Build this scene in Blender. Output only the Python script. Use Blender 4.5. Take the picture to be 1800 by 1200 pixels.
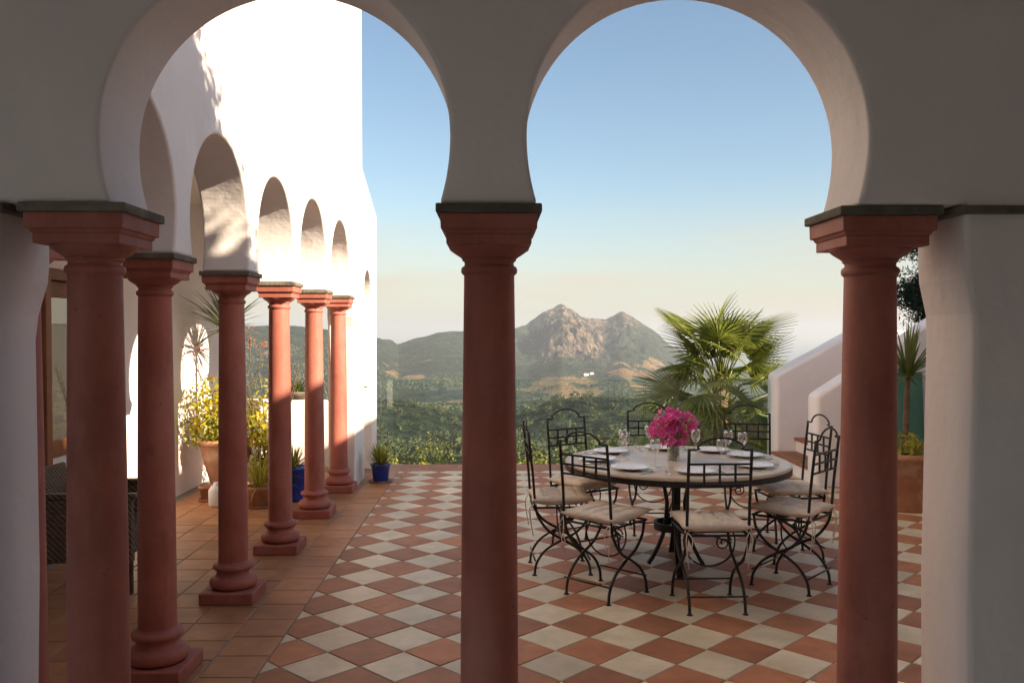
import bpy, bmesh, math, random
import numpy as np
from mathutils import Vector, Matrix
random.seed(7); rng = np.random.default_rng(7)
S = bpy.context.scene
for o in list(bpy.data.objects): bpy.data.objects.remove(o)
COL = S.collection
R = math.radians

# ------------------------------------------------------------------ camera
cd = bpy.data.cameras.new('camera'); cam = bpy.data.objects.new('camera', cd); COL.objects.link(cam)
cd.sensor_width = 36.0; cd.lens = 30.4; cd.shift_y = 0.0069; cd.clip_start = 0.05; cd.clip_end = 200000
cam.location = (0, 0, 1.65)
cam.rotation_euler = (math.pi/2 - 0.02, 0, -0.0182)
S.camera = cam
# ------------------------------------------------------------------ sky, sun, exposure
SUN_TRAVEL = Vector((-1.0, 0.57, -0.58)).normalized()
to_sun = -SUN_TRAVEL
EL = math.asin(to_sun.z); AZ = math.atan2(to_sun.x, to_sun.y)
W = bpy.data.worlds.new('World'); S.world = W; W.use_nodes = True
wn = W.node_tree.nodes; wl = W.node_tree.links
bg = wn['Background']
sky = wn.new('ShaderNodeTexSky'); sky.sky_type = 'NISHITA'; sky.sun_disc = False
sky.sun_elevation = EL; sky.sun_rotation = AZ
sky.altitude = 300; sky.air_density = 1.0; sky.dust_density = 1.2; sky.ozone_density = 1.2
tcw = wn.new('ShaderNodeTexCoord'); sep = wn.new('ShaderNodeSeparateXYZ'); wl.new(tcw.outputs['Generated'], sep.inputs[0])
mp = wn.new('ShaderNodeMapping'); mp.inputs['Scale'].default_value = (1.6, 1.6, 16.0); wl.new(tcw.outputs['Generated'], mp.inputs[0])
cn = wn.new('ShaderNodeTexNoise'); cn.inputs['Scale'].default_value = 1.7; cn.inputs['Detail'].default_value = 6; cn.inputs['Roughness'].default_value = 0.55; wl.new(mp.outputs[0], cn.inputs['Vector'])
crw = wn.new('ShaderNodeValToRGB'); crw.color_ramp.elements[0].position = 0.42; crw.color_ramp.elements[1].position = 0.66; wl.new(cn.outputs['Fac'], crw.inputs[0])
lowr = wn.new('ShaderNodeMapRange'); lowr.interpolation_type = 'SMOOTHERSTEP'; lowr.inputs['From Min'].default_value = 0.19; lowr.inputs['From Max'].default_value = 0.01; wl.new(sep.outputs['Z'], lowr.inputs['Value'])
cm = wn.new('ShaderNodeMath'); cm.operation = 'MULTIPLY_ADD'; cm.inputs[1].default_value = 0.60; cm.inputs[2].default_value = 0.40; wl.new(crw.outputs[0], cm.inputs[0])
cf = wn.new('ShaderNodeMath'); cf.operation = 'MULTIPLY'; wl.new(cm.outputs[0], cf.inputs[0]); wl.new(lowr.outputs[0], cf.inputs[1])
tint = wn.new('ShaderNodeMix'); tint.data_type = 'RGBA'; tint.blend_type = 'MULTIPLY'; tint.inputs['Factor'].default_value = 1.0; tint.inputs['B'].default_value = (0.98, 1.03, 1.0, 1); wl.new(sky.outputs[0], tint.inputs['A'])
veil = wn.new('ShaderNodeMix'); veil.data_type = 'RGBA'; wl.new(cf.outputs[0], veil.inputs['Factor']); wl.new(tint.outputs['Result'], veil.inputs['A']); veil.inputs['B'].default_value = (4.7, 4.1, 3.2, 1)
wl.new(veil.outputs['Result'], bg.inputs[0]); bg.inputs[1].default_value = 0.058
sd = bpy.data.lights.new('sun', 'SUN'); sun = bpy.data.objects.new('sun', sd); COL.objects.link(sun)
sd.energy = 5.0; sd.angle = R(0.6); sd.color = (1.0, 0.83, 0.62)
sun.rotation_euler = SUN_TRAVEL.to_track_quat('-Z', 'Y').to_euler(); sun.location = (20, -12, 14)
S.view_settings.view_transform = 'Standard'; S.view_settings.look = 'None'
S.view_settings.exposure = 1.62; S.view_settings.gamma = 1.0; S.view_settings.use_curve_mapping = False
S.cycles.max_bounces = 9; S.cycles.diffuse_bounces = 5; S.cycles.transparent_max_bounces = 16
S.cycles.volume_bounces = 0

# ------------------------------------------------------------------ materials
MAT = {}
def new_mat(name):
    m = bpy.data.materials.new(name); m.use_nodes = True; MAT[name] = m
    nt = m.node_tree; return m, nt.nodes, nt.links, nt.nodes['Principled BSDF']
def rgb(c): return (c[0], c[1], c[2], 1.0)
def noise_mat(name, c1, c2, scale=6.0, rough=0.8, bump=0.15, bscale=60.0, bdist=0.004, objvar=0.0, detail=6.0, c3=None, spec=0.3, coords='Object', metallic=0.0, wear=None):
    m, n, l, b = new_mat(name)
    tc = n.new('ShaderNodeTexCoord')
    vec = tc.outputs[coords]
    no = n.new('ShaderNodeTexNoise'); no.inputs['Scale'].default_value = scale; no.inputs['Detail'].default_value = detail
    no.inputs['Roughness'].default_value = 0.62
    l.new(vec, no.inputs['Vector'])
    if objvar:
        oi = n.new('ShaderNodeObjectInfo'); va = n.new('ShaderNodeVectorMath'); va.operation = 'ADD'
        sc = n.new('ShaderNodeVectorMath'); sc.operation = 'SCALE'; l.new(oi.outputs['Random'], sc.inputs['Scale']); sc.inputs[0].default_value = (17, 31, 23)
        l.new(vec, va.inputs[0]); l.new(sc.outputs[0], va.inputs[1]); l.new(va.outputs[0], no.inputs['Vector'])
    cr = n.new('ShaderNodeValToRGB'); cr.color_ramp.elements[0].position = 0.33; cr.color_ramp.elements[1].position = 0.68
    cr.color_ramp.elements[0].color = rgb(c1); cr.color_ramp.elements[1].color = rgb(c2)
    if c3: e = cr.color_ramp.elements.new(0.5); e.color = rgb(c3)
    l.new(no.outputs['Fac'], cr.inputs[0]); out = cr.outputs[0]
    if objvar:
        hs = n.new('ShaderNodeHueSaturation'); mr = n.new('ShaderNodeMapRange'); mr.inputs['To Min'].default_value = 1-objvar; mr.inputs['To Max'].default_value = 1+objvar
        l.new(oi.outputs['Random'], mr.inputs['Value']); l.new(mr.outputs[0], hs.inputs['Value']); l.new(out, hs.inputs['Color']); out = hs.outputs[0]
    if wear:
        n2 = n.new('ShaderNodeTexNoise'); n2.inputs['Scale'].default_value = wear[0]; n2.inputs['Detail'].default_value = 8; l.new(vec, n2.inputs['Vector'])
        r2 = n.new('ShaderNodeValToRGB'); r2.color_ramp.elements[0].position = wear[1]; r2.color_ramp.elements[1].position = wear[1]+0.12
        l.new(n2.outputs['Fac'], r2.inputs[0]); mx = n.new('ShaderNodeMix'); mx.data_type = 'RGBA'
        ml = n.new('ShaderNodeMath'); ml.operation = 'MULTIPLY'; ml.inputs[1].default_value = wear[3]; l.new(r2.outputs[0], ml.inputs[0])
        l.new(ml.outputs[0], mx.inputs['Factor']); l.new(out, mx.inputs['A']); mx.inputs['B'].default_value = rgb(wear[2]); out = mx.outputs['Result']
    l.new(out, b.inputs['Base Color'])
    b.inputs['Roughness'].default_value = rough; b.inputs['Metallic'].default_value = metallic
    b.inputs['Specular IOR Level'].default_value = spec
    if bump:
        nb = n.new('ShaderNodeTexNoise'); nb.inputs['Scale'].default_value = bscale; nb.inputs['Detail'].default_value = 5; l.new(vec, nb.inputs['Vector'])
        bp = n.new('ShaderNodeBump'); bp.inputs['Strength'].default_value = bump; bp.inputs['Distance'].default_value = bdist
        l.new(nb.outputs['Fac'], bp.inputs['Height']); l.new(bp.outputs[0], b.inputs['Normal'])
    return m
def leaf_mat(name, c1, c2, scale=3.0, trans=0.35, rough=0.5, spec=0.35):
    m, n, l, b = new_mat(name)
    g = n.new('ShaderNodeNewGeometry'); no = n.new('ShaderNodeTexNoise'); no.inputs['Scale'].default_value = scale; no.inputs['Detail'].default_value = 4
    l.new(g.outputs['Position'], no.inputs['Vector'])
    ad = n.new('ShaderNodeMath'); ad.operation = 'ADD'; sb = n.new('ShaderNodeMath'); sb.operation = 'MULTIPLY'; sb.inputs[1].default_value = 0.5
    l.new(g.outputs['Random Per Island'], sb.inputs[0]); l.new(no.outputs['Fac'], ad.inputs[0]); l.new(sb.outputs[0], ad.inputs[1])
    cr = n.new('ShaderNodeValToRGB'); cr.color_ramp.elements[0].position = 0.4; cr.color_ramp.elements[1].position = 1.0
    cr.color_ramp.elements[0].color = rgb(c1); cr.color_ramp.elements[1].color = rgb(c2)
    l.new(ad.outputs[0], cr.inputs[0]); l.new(cr.outputs[0], b.inputs['Base Color'])
    b.inputs['Roughness'].default_value = rough; b.inputs['Specular IOR Level'].default_value = spec
    tr = n.new('ShaderNodeBsdfTranslucent'); l.new(cr.outputs[0], tr.inputs['Color'])
    mx = n.new('ShaderNodeMixShader'); mx.inputs[0].default_value = trans
    l.new(b.outputs[0], mx.inputs[1]); l.new(tr.outputs[0], mx.inputs[2]); l.new(mx.outputs[0], n['Material Output'].inputs['Surface'])
    return m
def glass_mat(name, tint, rough=0.0, ior=1.45, boost=1.0):
    m, n, l, b = new_mat(name); n.remove(b)
    t = n.new('ShaderNodeBsdfTransparent'); t.inputs[0].default_value = rgb(tint)
    g = n.new('ShaderNodeBsdfGlossy'); g.inputs['Roughness'].default_value = rough
    f = n.new('ShaderNodeLayerWeight'); f.inputs['Blend'].default_value = 0.5
    pw = n.new('ShaderNodeMath'); pw.operation = 'POWER'; pw.inputs[1].default_value = 4.0; l.new(f.outputs['Facing'], pw.inputs[0])
    mu = n.new('ShaderNodeMath'); mu.operation = 'MULTIPLY_ADD'; mu.inputs[1].default_value = 0.75*boost; mu.inputs[2].default_value = (ior-1)*.09*boost; mu.use_clamp = True; l.new(pw.outputs[0], mu.inputs[0])
    mx = n.new('ShaderNodeMixShader'); l.new(mu.outputs[0], mx.inputs[0]); l.new(t.outputs[0], mx.inputs[1]); l.new(g.outputs[0], mx.inputs[2])
    l.new(mx.outputs[0], n['Material Output'].inputs['Surface']); return m

PLASTER = noise_mat('white_plaster', (0.765, 0.705, 0.68), (0.835, 0.78, 0.755), 1.3, 0.9, 0.3, 30, 0.006, spec=0.15, wear=(0.8, 0.60, (0.64, 0.60, 0.57), 0.35))
PAINT = noise_mat('salmon_paint', (0.31, 0.095, 0.068), (0.41, 0.130, 0.092), 4.0, 0.62, 0.25, 35, 0.005, objvar=0.06, spec=0.3, wear=(9.0, 0.66, (0.30, 0.12, 0.09), 0.6))
def extra_bump(m, scale, dist, strength=0.6, detail=3.0):
    n, l = m.node_tree.nodes, m.node_tree.links; b = n['Principled BSDF']; tc = n.new('ShaderNodeTexCoord')
    nb = n.new('ShaderNodeTexNoise'); nb.inputs['Scale'].default_value = scale; nb.inputs['Detail'].default_value = detail; l.new(tc.outputs['Object'], nb.inputs['Vector'])
    bp = n.new('ShaderNodeBump'); bp.inputs['Strength'].default_value = strength; bp.inputs['Distance'].default_value = dist; l.new(nb.outputs['Fac'], bp.inputs['Height'])
    if b.inputs['Normal'].is_linked: l.new(b.inputs['Normal'].links[0].from_socket, bp.inputs['Normal'])
    l.new(bp.outputs[0], b.inputs['Normal'])
def extra_stain(m, scale, lo, hi, col, amt, stretch=(1,1,1)):
    n, l = m.node_tree.nodes, m.node_tree.links; b = n['Principled BSDF']; tc = n.new('ShaderNodeTexCoord'); mp = n.new('ShaderNodeMapping'); mp.inputs['Scale'].default_value = stretch
    g = n.new('ShaderNodeNewGeometry'); l.new(g.outputs['Position'], mp.inputs[0])
    nb = n.new('ShaderNodeTexNoise'); nb.inputs['Scale'].default_value = scale; nb.inputs['Detail'].default_value = 7; nb.inputs['Roughness'].default_value = .65; l.new(mp.outputs[0], nb.inputs['Vector'])
    mr = n.new('ShaderNodeMapRange'); mr.inputs['From Min'].default_value = lo; mr.inputs['From Max'].default_value = hi; mr.inputs['To Max'].default_value = amt; l.new(nb.outputs['Fac'], mr.inputs['Value'])
    mx = n.new('ShaderNodeMix'); mx.data_type = 'RGBA'; l.new(mr.outputs[0], mx.inputs['Factor']); l.new(b.inputs['Base Color'].links[0].from_socket, mx.inputs['A']); mx.inputs['B'].default_value = rgb(col); l.new(mx.outputs['Result'], b.inputs['Base Color'])
extra_bump(PLASTER, 3.5, 0.025, 0.5); extra_bump(PLASTER, 11, 0.006, 0.5)
extra_stain(PLASTER, 1.1, .52, .72, (.62,.58,.55), .35, (1,1,.35))
extra_bump(PAINT, 9, 0.004, 0.5)
extra_stain(PAINT, 4.0, .48, .72, (.50,.24,.185), .55, (1,1,.3)); extra_stain(PAINT, 9.0, .54, .70, (.23,.075,.055), .5, (1,1,.5)); extra_stain(PAINT, 34.0, .64, .70, (.17,.065,.05), .75)
SLATE = noise_mat('slab_stone', (0.10, 0.085, 0.065), (0.20, 0.17, 0.13), 9, 0.85, 0.6, 40, 0.012, objvar=0.1)
TERRA = noise_mat('terracotta_tile', (0.29, 0.108, 0.044), (0.43, 0.172, 0.074), 5, 0.55, 0.2, 30, 0.004, objvar=0.22, spec=0.35, wear=(14.0, 0.62, (0.24, 0.11, 0.07), 0.5))
TERRA2 = noise_mat('gallery_tile', (0.33, 0.145, 0.062), (0.47, 0.215, 0.095), 5, 0.5, 0.2, 30, 0.004, objvar=0.16, spec=0.35, wear=(14.0, 0.60, (0.23, 0.12, 0.07), 0.5))
MARBLE = noise_mat('cream_marble', (0.51, 0.415, 0.275), (0.68, 0.575, 0.41), 4.5, 0.42, 0.1, 40, 0.003, objvar=0.14, detail=9, spec=0.4, wear=(7.0, 0.63, (0.47, 0.38, 0.27), 0.6))
for m_ in (TERRA, TERRA2):
    extra_stain(m_, 2.2, .50, .75, (.20,.095,.05), .55); extra_stain(m_, 16.0, .66, .74, (.52,.33,.20), .45); extra_stain(m_, 45.0, .68, .74, (.10,.05,.03), .6)
extra_stain(MARBLE, 2.2, .46, .72, (.40,.30,.18), .55); extra_stain(MARBLE, 30.0, .67, .74, (.22,.16,.10), .55); extra_stain(MARBLE, 6.0, .60, .66, (.50,.36,.24), .3, (1,4,1))
GROUT = noise_mat('grout', (0.22, 0.19, 0.15), (0.32, 0.28, 0.22), 20, 0.95, 0.3, 90, 0.003)
IRON = noise_mat('wrought_iron', (0.012, 0.010, 0.009), (0.035, 0.026, 0.020), 18, 0.48, 0.3, 120, 0.002, spec=0.45, metallic=0.35)
CUSH = noise_mat('cushion_cotton', (0.56, 0.465, 0.375), (0.68, 0.58, 0.48), 5, 0.95, 0.3, 260, 0.002, objvar=0.05, spec=0.1)
extra_bump(CUSH, 14, 0.018, 0.9)
STONE_TOP = noise_mat('travertine', (0.44, 0.35, 0.26), (0.60, 0.50, 0.39), 5, 0.33, 0.08, 50, 0.002, detail=9, spec=0.45)
CHINA = noise_mat('white_china', (0.78, 0.75, 0.71), (0.82, 0.80, 0.76), 3, 0.18, 0, spec=0.5)
STEEL = noise_mat('cutlery_steel', (0.5, 0.5, 0.5), (0.6, 0.6, 0.6), 3, 0.22, 0, metallic=1.0)
WOOD = noise_mat('door_wood', (0.16, 0.055, 0.020), (0.30, 0.115, 0.042), 3, 0.5, 0.2, 30, 0.003)
DARKWOOD = noise_mat('dark_wood', (0.025, 0.014, 0.010), (0.055, 0.030, 0.020), 6, 0.5, 0.1)
BRASS = noise_mat('brass', (0.45, 0.29, 0.09), (0.55, 0.36, 0.13), 6, 0.3, 0, metallic=1.0)
BLUE = noise_mat('blue_glaze', (0.010, 0.035, 0.26), (0.018, 0.055, 0.38), 7, 0.22, 0.05, 20, 0.003, spec=0.5)
CLAY = noise_mat('clay_pot', (0.33, 0.15, 0.085), (0.46, 0.225, 0.135), 6, 0.85, 0.3, 30, 0.005, objvar=0.08, wear=(5.0, 0.55, (0.50, 0.36, 0.26), 0.6))
SOIL = noise_mat('soil', (0.03, 0.02, 0.013), (0.06, 0.04, 0.025), 30, 1.0, 0.8, 40, 0.02)
WHITEPL = noise_mat('white_plastic', (0.66, 0.65, 0.64), (0.74, 0.73, 0.72), 4, 0.4, 0)
TEAL = noise_mat('teal_paint', (0.05, 0.15, 0.115), (0.075, 0.20, 0.15), 5, 0.5, 0.1)
BARK = noise_mat('bark', (0.07, 0.045, 0.03), (0.17, 0.115, 0.075), 14, 0.95, 0.9, 25, 0.02)
STEM = noise_mat('green_stem', (0.06, 0.10, 0.025), (0.12, 0.16, 0.05), 10, 0.7, 0.1)
ROOFT = noise_mat('roof_clay', (0.26, 0.10, 0.06), (0.38, 0.17, 0.10), 4, 0.9, 0.4, 12, 0.02)
SCREE = noise_mat('terrace_render', (0.42, 0.39, 0.35), (0.55, 0.52, 0.47), 1.0, 0.95, 0.3, 20, 0.01)
GLASS = glass_mat('balustrade_glass', (0.93, 0.975, 0.955), 0.0, 1.5, 1.0)
GEDGE = glass_mat('glass_edge', (0.55, 0.82, 0.74), 0.05, 1.5, 1.0)
WINEG = glass_mat('wine_glass', (0.985, 0.985, 0.98), 0.04, 1.8, 2.0)
PANEG = glass_mat('door_glass', (0.6, 0.6, 0.55), 0.0, 2.6, 1.2)
WATERV = glass_mat('vase_water', (0.80, 0.86, 0.72), 0.0, 1.33, 1.0)
PALM = leaf_mat('palm_leaf', (0.065, 0.095, 0.014), (0.27, 0.29, 0.055), 3.0, 0.36, 0.38, 0.6)
PALMDRY = leaf_mat('dry_palm_leaf', (0.20, 0.14, 0.06), (0.34, 0.26, 0.11), 3.0, 0.2)
YUCCA = leaf_mat('yucca_leaf', (0.06, 0.085, 0.022), (0.17, 0.19, 0.05), 4.0, 0.25, 0.45)
BUSHG = leaf_mat('shrub_leaf', (0.13, 0.155, 0.022), (0.50, 0.45, 0.07), 2.5, 0.45)
BUSHD = leaf_mat('dark_shrub_leaf', (0.035, 0.058, 0.014), (0.13, 0.155, 0.035), 2.5, 0.35)
YELLOW = leaf_mat('yellow_leaf', (0.13, 0.16, 0.02), (0.60, 0.46, 0.03), 9.0, 0.45)
SUCC = leaf_mat('succulent', (0.16, 0.19, 0.03), (0.34, 0.35, 0.07), 6.0, 0.25)
PINE = leaf_mat('pine_needle', (0.008, 0.016, 0.006), (0.022, 0.038, 0.012), 2.0, 0.12)
MAGENTA = leaf_mat('bougainvillea', (0.68, 0.06, 0.32), (0.92, 0.25, 0.58), 20.0, 0.45, 0.6)
REDFL = leaf_mat('red_flower', (0.34, 0.085, 0.04), (0.52, 0.18, 0.09), 20.0, 0.3, 0.6)

# wicker
m, n, l, b = new_mat('wicker'); WICKER = m
tc = n.new('ShaderNodeTexCoord'); wv = n.new('ShaderNodeTexWave'); wv.wave_type = 'BANDS'; wv.bands_direction = 'Z'; wv.inputs['Scale'].default_value = 24; wv.inputs['Distortion'].default_value = 1.5
w2 = n.new('ShaderNodeTexWave'); w2.bands_direction = 'DIAGONAL'; w2.inputs['Scale'].default_value = 16
l.new(tc.outputs['Object'], wv.inputs['Vector']); l.new(tc.outputs['Object'], w2.inputs['Vector'])
mm = n.new('ShaderNodeMath'); mm.operation = 'MULTIPLY'; l.new(wv.outputs['Fac'], mm.inputs[0]); l.new(w2.outputs['Fac'], mm.inputs[1])
cr = n.new('ShaderNodeValToRGB'); cr.color_ramp.elements[0].color = (0.08, 0.05, 0.033, 1); cr.color_ramp.elements[1].color = (0.34, 0.25, 0.17, 1); l.new(mm.outputs[0], cr.inputs[0])
l.new(cr.outputs[0], b.inputs['Base Color']); b.inputs['Roughness'].default_value = 0.7
bp = n.new('ShaderNodeBump'); bp.inputs['Strength'].default_value = 0.9; bp.inputs['Distance'].default_value = 0.01; l.new(mm.outputs[0], bp.inputs['Height']); l.new(bp.outputs[0], b.inputs['Normal'])

# ------------------------------------------------------------------ mesh helpers
def link(o, parent=None):
    COL.objects.link(o)
    if parent: o.parent = parent
    return o
class MB:
    def __init__(s): s.v = []; s.f = []; s.sm = []
    def add(s, vs, fs, smooth=False):
        k = len(s.v); s.v += [tuple(p) for p in vs]; s.f += [tuple(i+k for i in f) for f in fs]; s.sm += [smooth]*len(fs); return s
    def box(s, a, b, M=None):
        x0, y0, z0 = a; x1, y1, z1 = b
        vs = [Vector(p) for p in ((x0,y0,z0),(x1,y0,z0),(x1,y1,z0),(x0,y1,z0),(x0,y0,z1),(x1,y0,z1),(x1,y1,z1),(x0,y1,z1))]
        if M: vs = [M @ p for p in vs]
        return s.add(vs, ((3,2,1,0),(4,5,6,7),(0,1,5,4),(1,2,6,5),(2,3,7,6),(3,0,4,7)))
    def prism(s, poly, axis, a, b):
        """poly of 2-D points extruded along axis ('x': poly in y,z ; 'y': poly in x,z ; 'z': poly in x,y)"""
        n = len(poly)
        def mk(p, t): return (t, p[0], p[1]) if axis == 'x' else (p[0], t, p[1]) if axis == 'y' else (p[0], p[1], t)
        vs = [mk(p, a) for p in poly] + [mk(p, b) for p in poly]
        fs = [tuple(range(n)), tuple(range(2*n-1, n-1, -1))] + [(i, i+n, (i+1) % n+n, (i+1) % n) for i in range(n)]
        return s.add(vs, fs)
    def lathe(s, prof, seg=28, c=(0,0,0), smooth=True, caps=True):
        vs = []; fs = []
        for r, z in prof:
            for k in range(seg):
                a = 2*math.pi*k/seg; vs.append((c[0]+r*math.cos(a), c[1]+r*math.sin(a), c[2]+z))
        for i in range(len(prof)-1):
            for k in range(seg):
                k2 = (k+1) % seg; fs.append((i*seg+k, i*seg+k2, (i+1)*seg+k2, (i+1)*seg+k))
        s.add(vs, fs, smooth)
        if caps:
            if prof[0][0] > 1e-4: s.add(vs[:seg], [tuple(range(seg-1, -1, -1))])
            if prof[-1][0] > 1e-4: s.add(vs[-seg:], [tuple(range(seg))])
        return s
    def tube(s, path, r, seg=6, caps=True, smooth=True):
        P = [Vector(p) for p in path]; n = len(P); rr = r if hasattr(r, '__len__') else [r]*n
        T = []
        for i in range(n):
            t = P[min(i+1, n-1)] - P[max(i-1, 0)]; T.append(t.normalized() if t.length > 1e-9 else Vector((0,0,1)))
        up = Vector((0,0,1)) if abs(T[0].z) < 0.9 else Vector((1,0,0))
        N = T[0].cross(up).normalized(); vs = []
        for i in range(n):
            N = (N - T[i]*N.dot(T[i])); N = N.normalized() if N.length > 1e-6 else T[i].orthogonal().normalized()
            B = T[i].cross(N)
            for k in range(seg):
                a = 2*math.pi*k/seg + math.pi/4; vs.append(P[i] + (N*math.cos(a)+B*math.sin(a))*rr[i])
        fs = [(i*seg+k, i*seg+(k+1) % seg, (i+1)*seg+(k+1) % seg, (i+1)*seg+k) for i in range(n-1) for k in range(seg)]
        if caps: fs += [tuple(range(seg-1, -1, -1)), tuple(range((n-1)*seg, n*seg))]
        return s.add(vs, fs, smooth)
    def mesh(s, name):
        me = bpy.data.meshes.new(name); me.from_pydata(s.v, [], s.f); me.polygons.foreach_set('use_smooth', s.sm); me.update(); return me
    def build(s, name, mat, parent=None, loc=None, bevel=0.0, seg=2, fix=False):
        me = s.mesh(name)
        if fix:
            bm = bmesh.new(); bm.from_mesh(me); bmesh.ops.recalc_face_normals(bm, faces=bm.faces[:]); bm.to_mesh(me); bm.free()
        me.materials.append(mat); o = link(bpy.data.objects.new(name, me), parent)
        if loc: o.location = loc
        if bevel:
            bv = o.modifiers.new('bevel', 'BEVEL'); bv.width = bevel; bv.segments = seg; bv.limit_method = 'ANGLE'; bv.angle_limit = R(40); bv.harden_normals = False
        return o
def np_obj(name, V, Fq, mat, parent=None, smooth=False):
    V = np.asarray(V, np.float32).reshape(-1, 3); Fq = np.asarray(Fq, np.int32); k = Fq.shape[1]
    me = bpy.data.meshes.new(name); me.vertices.add(len(V)); me.vertices.foreach_set('co', V.ravel())
    me.loops.add(Fq.size); me.loops.foreach_set('vertex_index', Fq.ravel())
    me.polygons.add(len(Fq)); me.polygons.foreach_set('loop_start', np.arange(0, Fq.size, k, dtype=np.int32))
    me.polygons.foreach_set('use_smooth', np.full(len(Fq), smooth)); me.update(calc_edges=True); me.validate()
    me.materials.append(mat); return link(bpy.data.objects.new(name, me), parent)
def tag(o, label=None, cat=None, group=None, kind=None):
    if label: o['label'] = label
    if cat: o['category'] = cat
    if group: o['group'] = group
    if kind: o['kind'] = kind
    return o
def thing(name, label, cat, loc=(0,0,0), rz=0.0, group=None):
    o = link(bpy.data.objects.new(name, None)); o.empty_display_size = 0.1; o.location = loc; o.rotation_euler = (0,0,rz)
    return tag(o, label, cat, group)
KIDS = {}
def copy_tree(o, parent=None):
    c = o.copy(); COL.objects.link(c); c.parent = parent
    for ch in [x for x in ALLCH(o)]: copy_tree(ch, c)
    return c
def ALLCH(o): return [x for x in bpy.data.objects if x.parent == o]

# ------------------------------------------------------------------ floors
D = 0.3925; SD = D/math.sqrt(2)
def clip(poly, x0, x1, y0, y1):
    for ax, lim, sg in ((0,x0,1),(0,x1,-1),(1,y0,1),(1,y1,-1)):
        out = []
        for i in range(len(poly)):
            a, b2 = poly[i-1], poly[i]
            ia, ib = sg*(a[ax]-lim) >= -1e-9, sg*(b2[ax]-lim) >= -1e-9
            if ia != ib:
                t = (lim-a[ax])/(b2[ax]-a[ax]); out.append((a[0]+t*(b2[0]-a[0]), a[1]+t*(b2[1]-a[1])))
            if ib: out.append(b2)
        poly = out
        if len(poly) < 3: return []
    return poly
def area(p): return 0.5*sum(p[i-1][0]*p[i][1]-p[i][0]*p[i-1][1] for i in range(len(p)))
def tile_mesh(name, poly, mat, h=0.006, bev=0.0035):
    n = len(poly); cx = sum(p[0] for p in poly)/n; cy = sum(p[1] for p in poly)/n
    def ins(p, d):
        v = Vector((p[0]-cx, p[1]-cy)); L = v.length; return ((p[0]-v.x/L*d), (p[1]-v.y/L*d)) if L > d*1.5 else p
    vs = [(p[0], p[1], -h) for p in poly] + [(p[0], p[1], -bev*0.7) for p in poly] + [(*ins(p, bev*1.4), 0) for p in poly]
    fs = [(i, (i+1) % n, (i+1) % n+n, i+n) for i in range(n)] + [(i+n, (i+1) % n+n, (i+1) % n+2*n, i+2*n) for i in range(n)] + [tuple(range(2*n, 3*n))]
    me = bpy.data.meshes.new(name); me.from_pydata(vs, [], fs); me.materials.append(mat); me.update(); return me
def put_tile(name, me, parent, x, y, z=0.0, jit=True):
    o = link(bpy.data.objects.new(name, me), parent)
    o.location = (x, y, z+(random.uniform(-0.0009, 0.0009) if jit else 0)); o.rotation_euler = (random.gauss(0, .0022), random.gauss(0, .0022), random.gauss(0, .005))
    return o
X0, Y0 = -1.067, 5.4225
CX0, CX1, CY0, CY1 = -1.15, 4.48, 2.80, 10.21
court = MB().box((CX0, 2.40, -0.12), (4.5, 10.745, -0.0045)).build('courtyard_floor', GROUT); tag(court, kind='structure')
g = 0.0038; hd = D/2 - g*1.414
full = [(hd,0),(0,hd),(-hd,0),(0,-hd)]
mW = tile_mesh('marble_tile', full, MARBLE); mT = tile_mesh('terracotta_tile', full, TERRA)
for kind, nm, me, mat in ((0,'marble_tile',mW,MARBLE),(1,'terracotta_tile',mT,TERRA)):
    for i in range(-2, 17):
        for j in range(-9, 15):
            cx, cy = (X0+D/2+i*D, Y0+j*D) if kind == 0 else (X0+i*D, Y0+D/2+j*D)
            p = clip([(cx+a, cy+b2) for a, b2 in full], CX0+g, CX1, CY0, CY1-g)
            if len(p) < 3 or area(p) < 0.0006: continue
            if abs(area(p)-2*hd*hd) < 1e-6: put_tile(nm, me, court, cx, cy)
            else:
                mx_ = sum(q[0] for q in p)/len(p); my_ = sum(q[1] for q in p)/len(p)
                put_tile(nm, tile_mesh(nm, [(q[0]-mx_, q[1]-my_) for q in p], mat), court, mx_, my_)
bw = 0.335; bt = tile_mesh('border_tile', [(-bw/2+g, -0.26), (bw/2-g, -0.26), (bw/2-g, 0.26), (-bw/2+g, 0.26)], TERRA)
for i in range(17): put_tile('border_tile', bt, court, CX0+bw*(i+.5), 10.475)
gal = MB().box((-3.2, 2.40, -0.12), (CX0-0.002, 10.745, -0.0045)).build('gallery_floor', GROUT); tag(gal, kind='structure')
ts = 0.2775; gt = tile_mesh('gallery_tile', [(-ts/2+g, -ts/2+g), (ts/2-g, -ts/2+g), (ts/2-g, ts/2-g), (-ts/2+g, ts/2-g)], TERRA2)
for i in range(7):
    for j in range(28):
        put_tile('gallery_tile', gt, gal, CX0-ts*(i+.5), 2.95+ts*(j+.5)+(0.06 if i == 0 else 0.0))
pf = MB().box((-4.4, -4.0, -0.12), (6.7, 2.397, -0.002)).build('porch_floor', WHITEPL); tag(pf, kind='structure')
tb = MB().box((-4.4, -4.0, -3.2), (9.2, 10.95, -0.124)).build('terrace_base', SCREE); tag(tb, kind='structure')

# ------------------------------------------------------------------ walls with horseshoe arches
ZS = 2.012; ZC = 2.205
def arch(c, r, zc=ZC, zs=ZS, ret=0.03, n=60, nb=8):
    pts = []
    for k in range(nb):
        t = 1-k/nb; pts.append((c-(r-ret*t*t), zc-t*(zc-zs)))
    for k in range(n+1):
        a = math.pi*(1-k/n); pts.append((c+r*math.cos(a), zc+r*math.sin(a)))
    for k in range(1, nb+1):
        t = k/nb; pts.append((c+(r-ret*t*t), zc-t*(zc-zs)))
    return pts
FY0, FY1 = 2.46, 2.75
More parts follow.
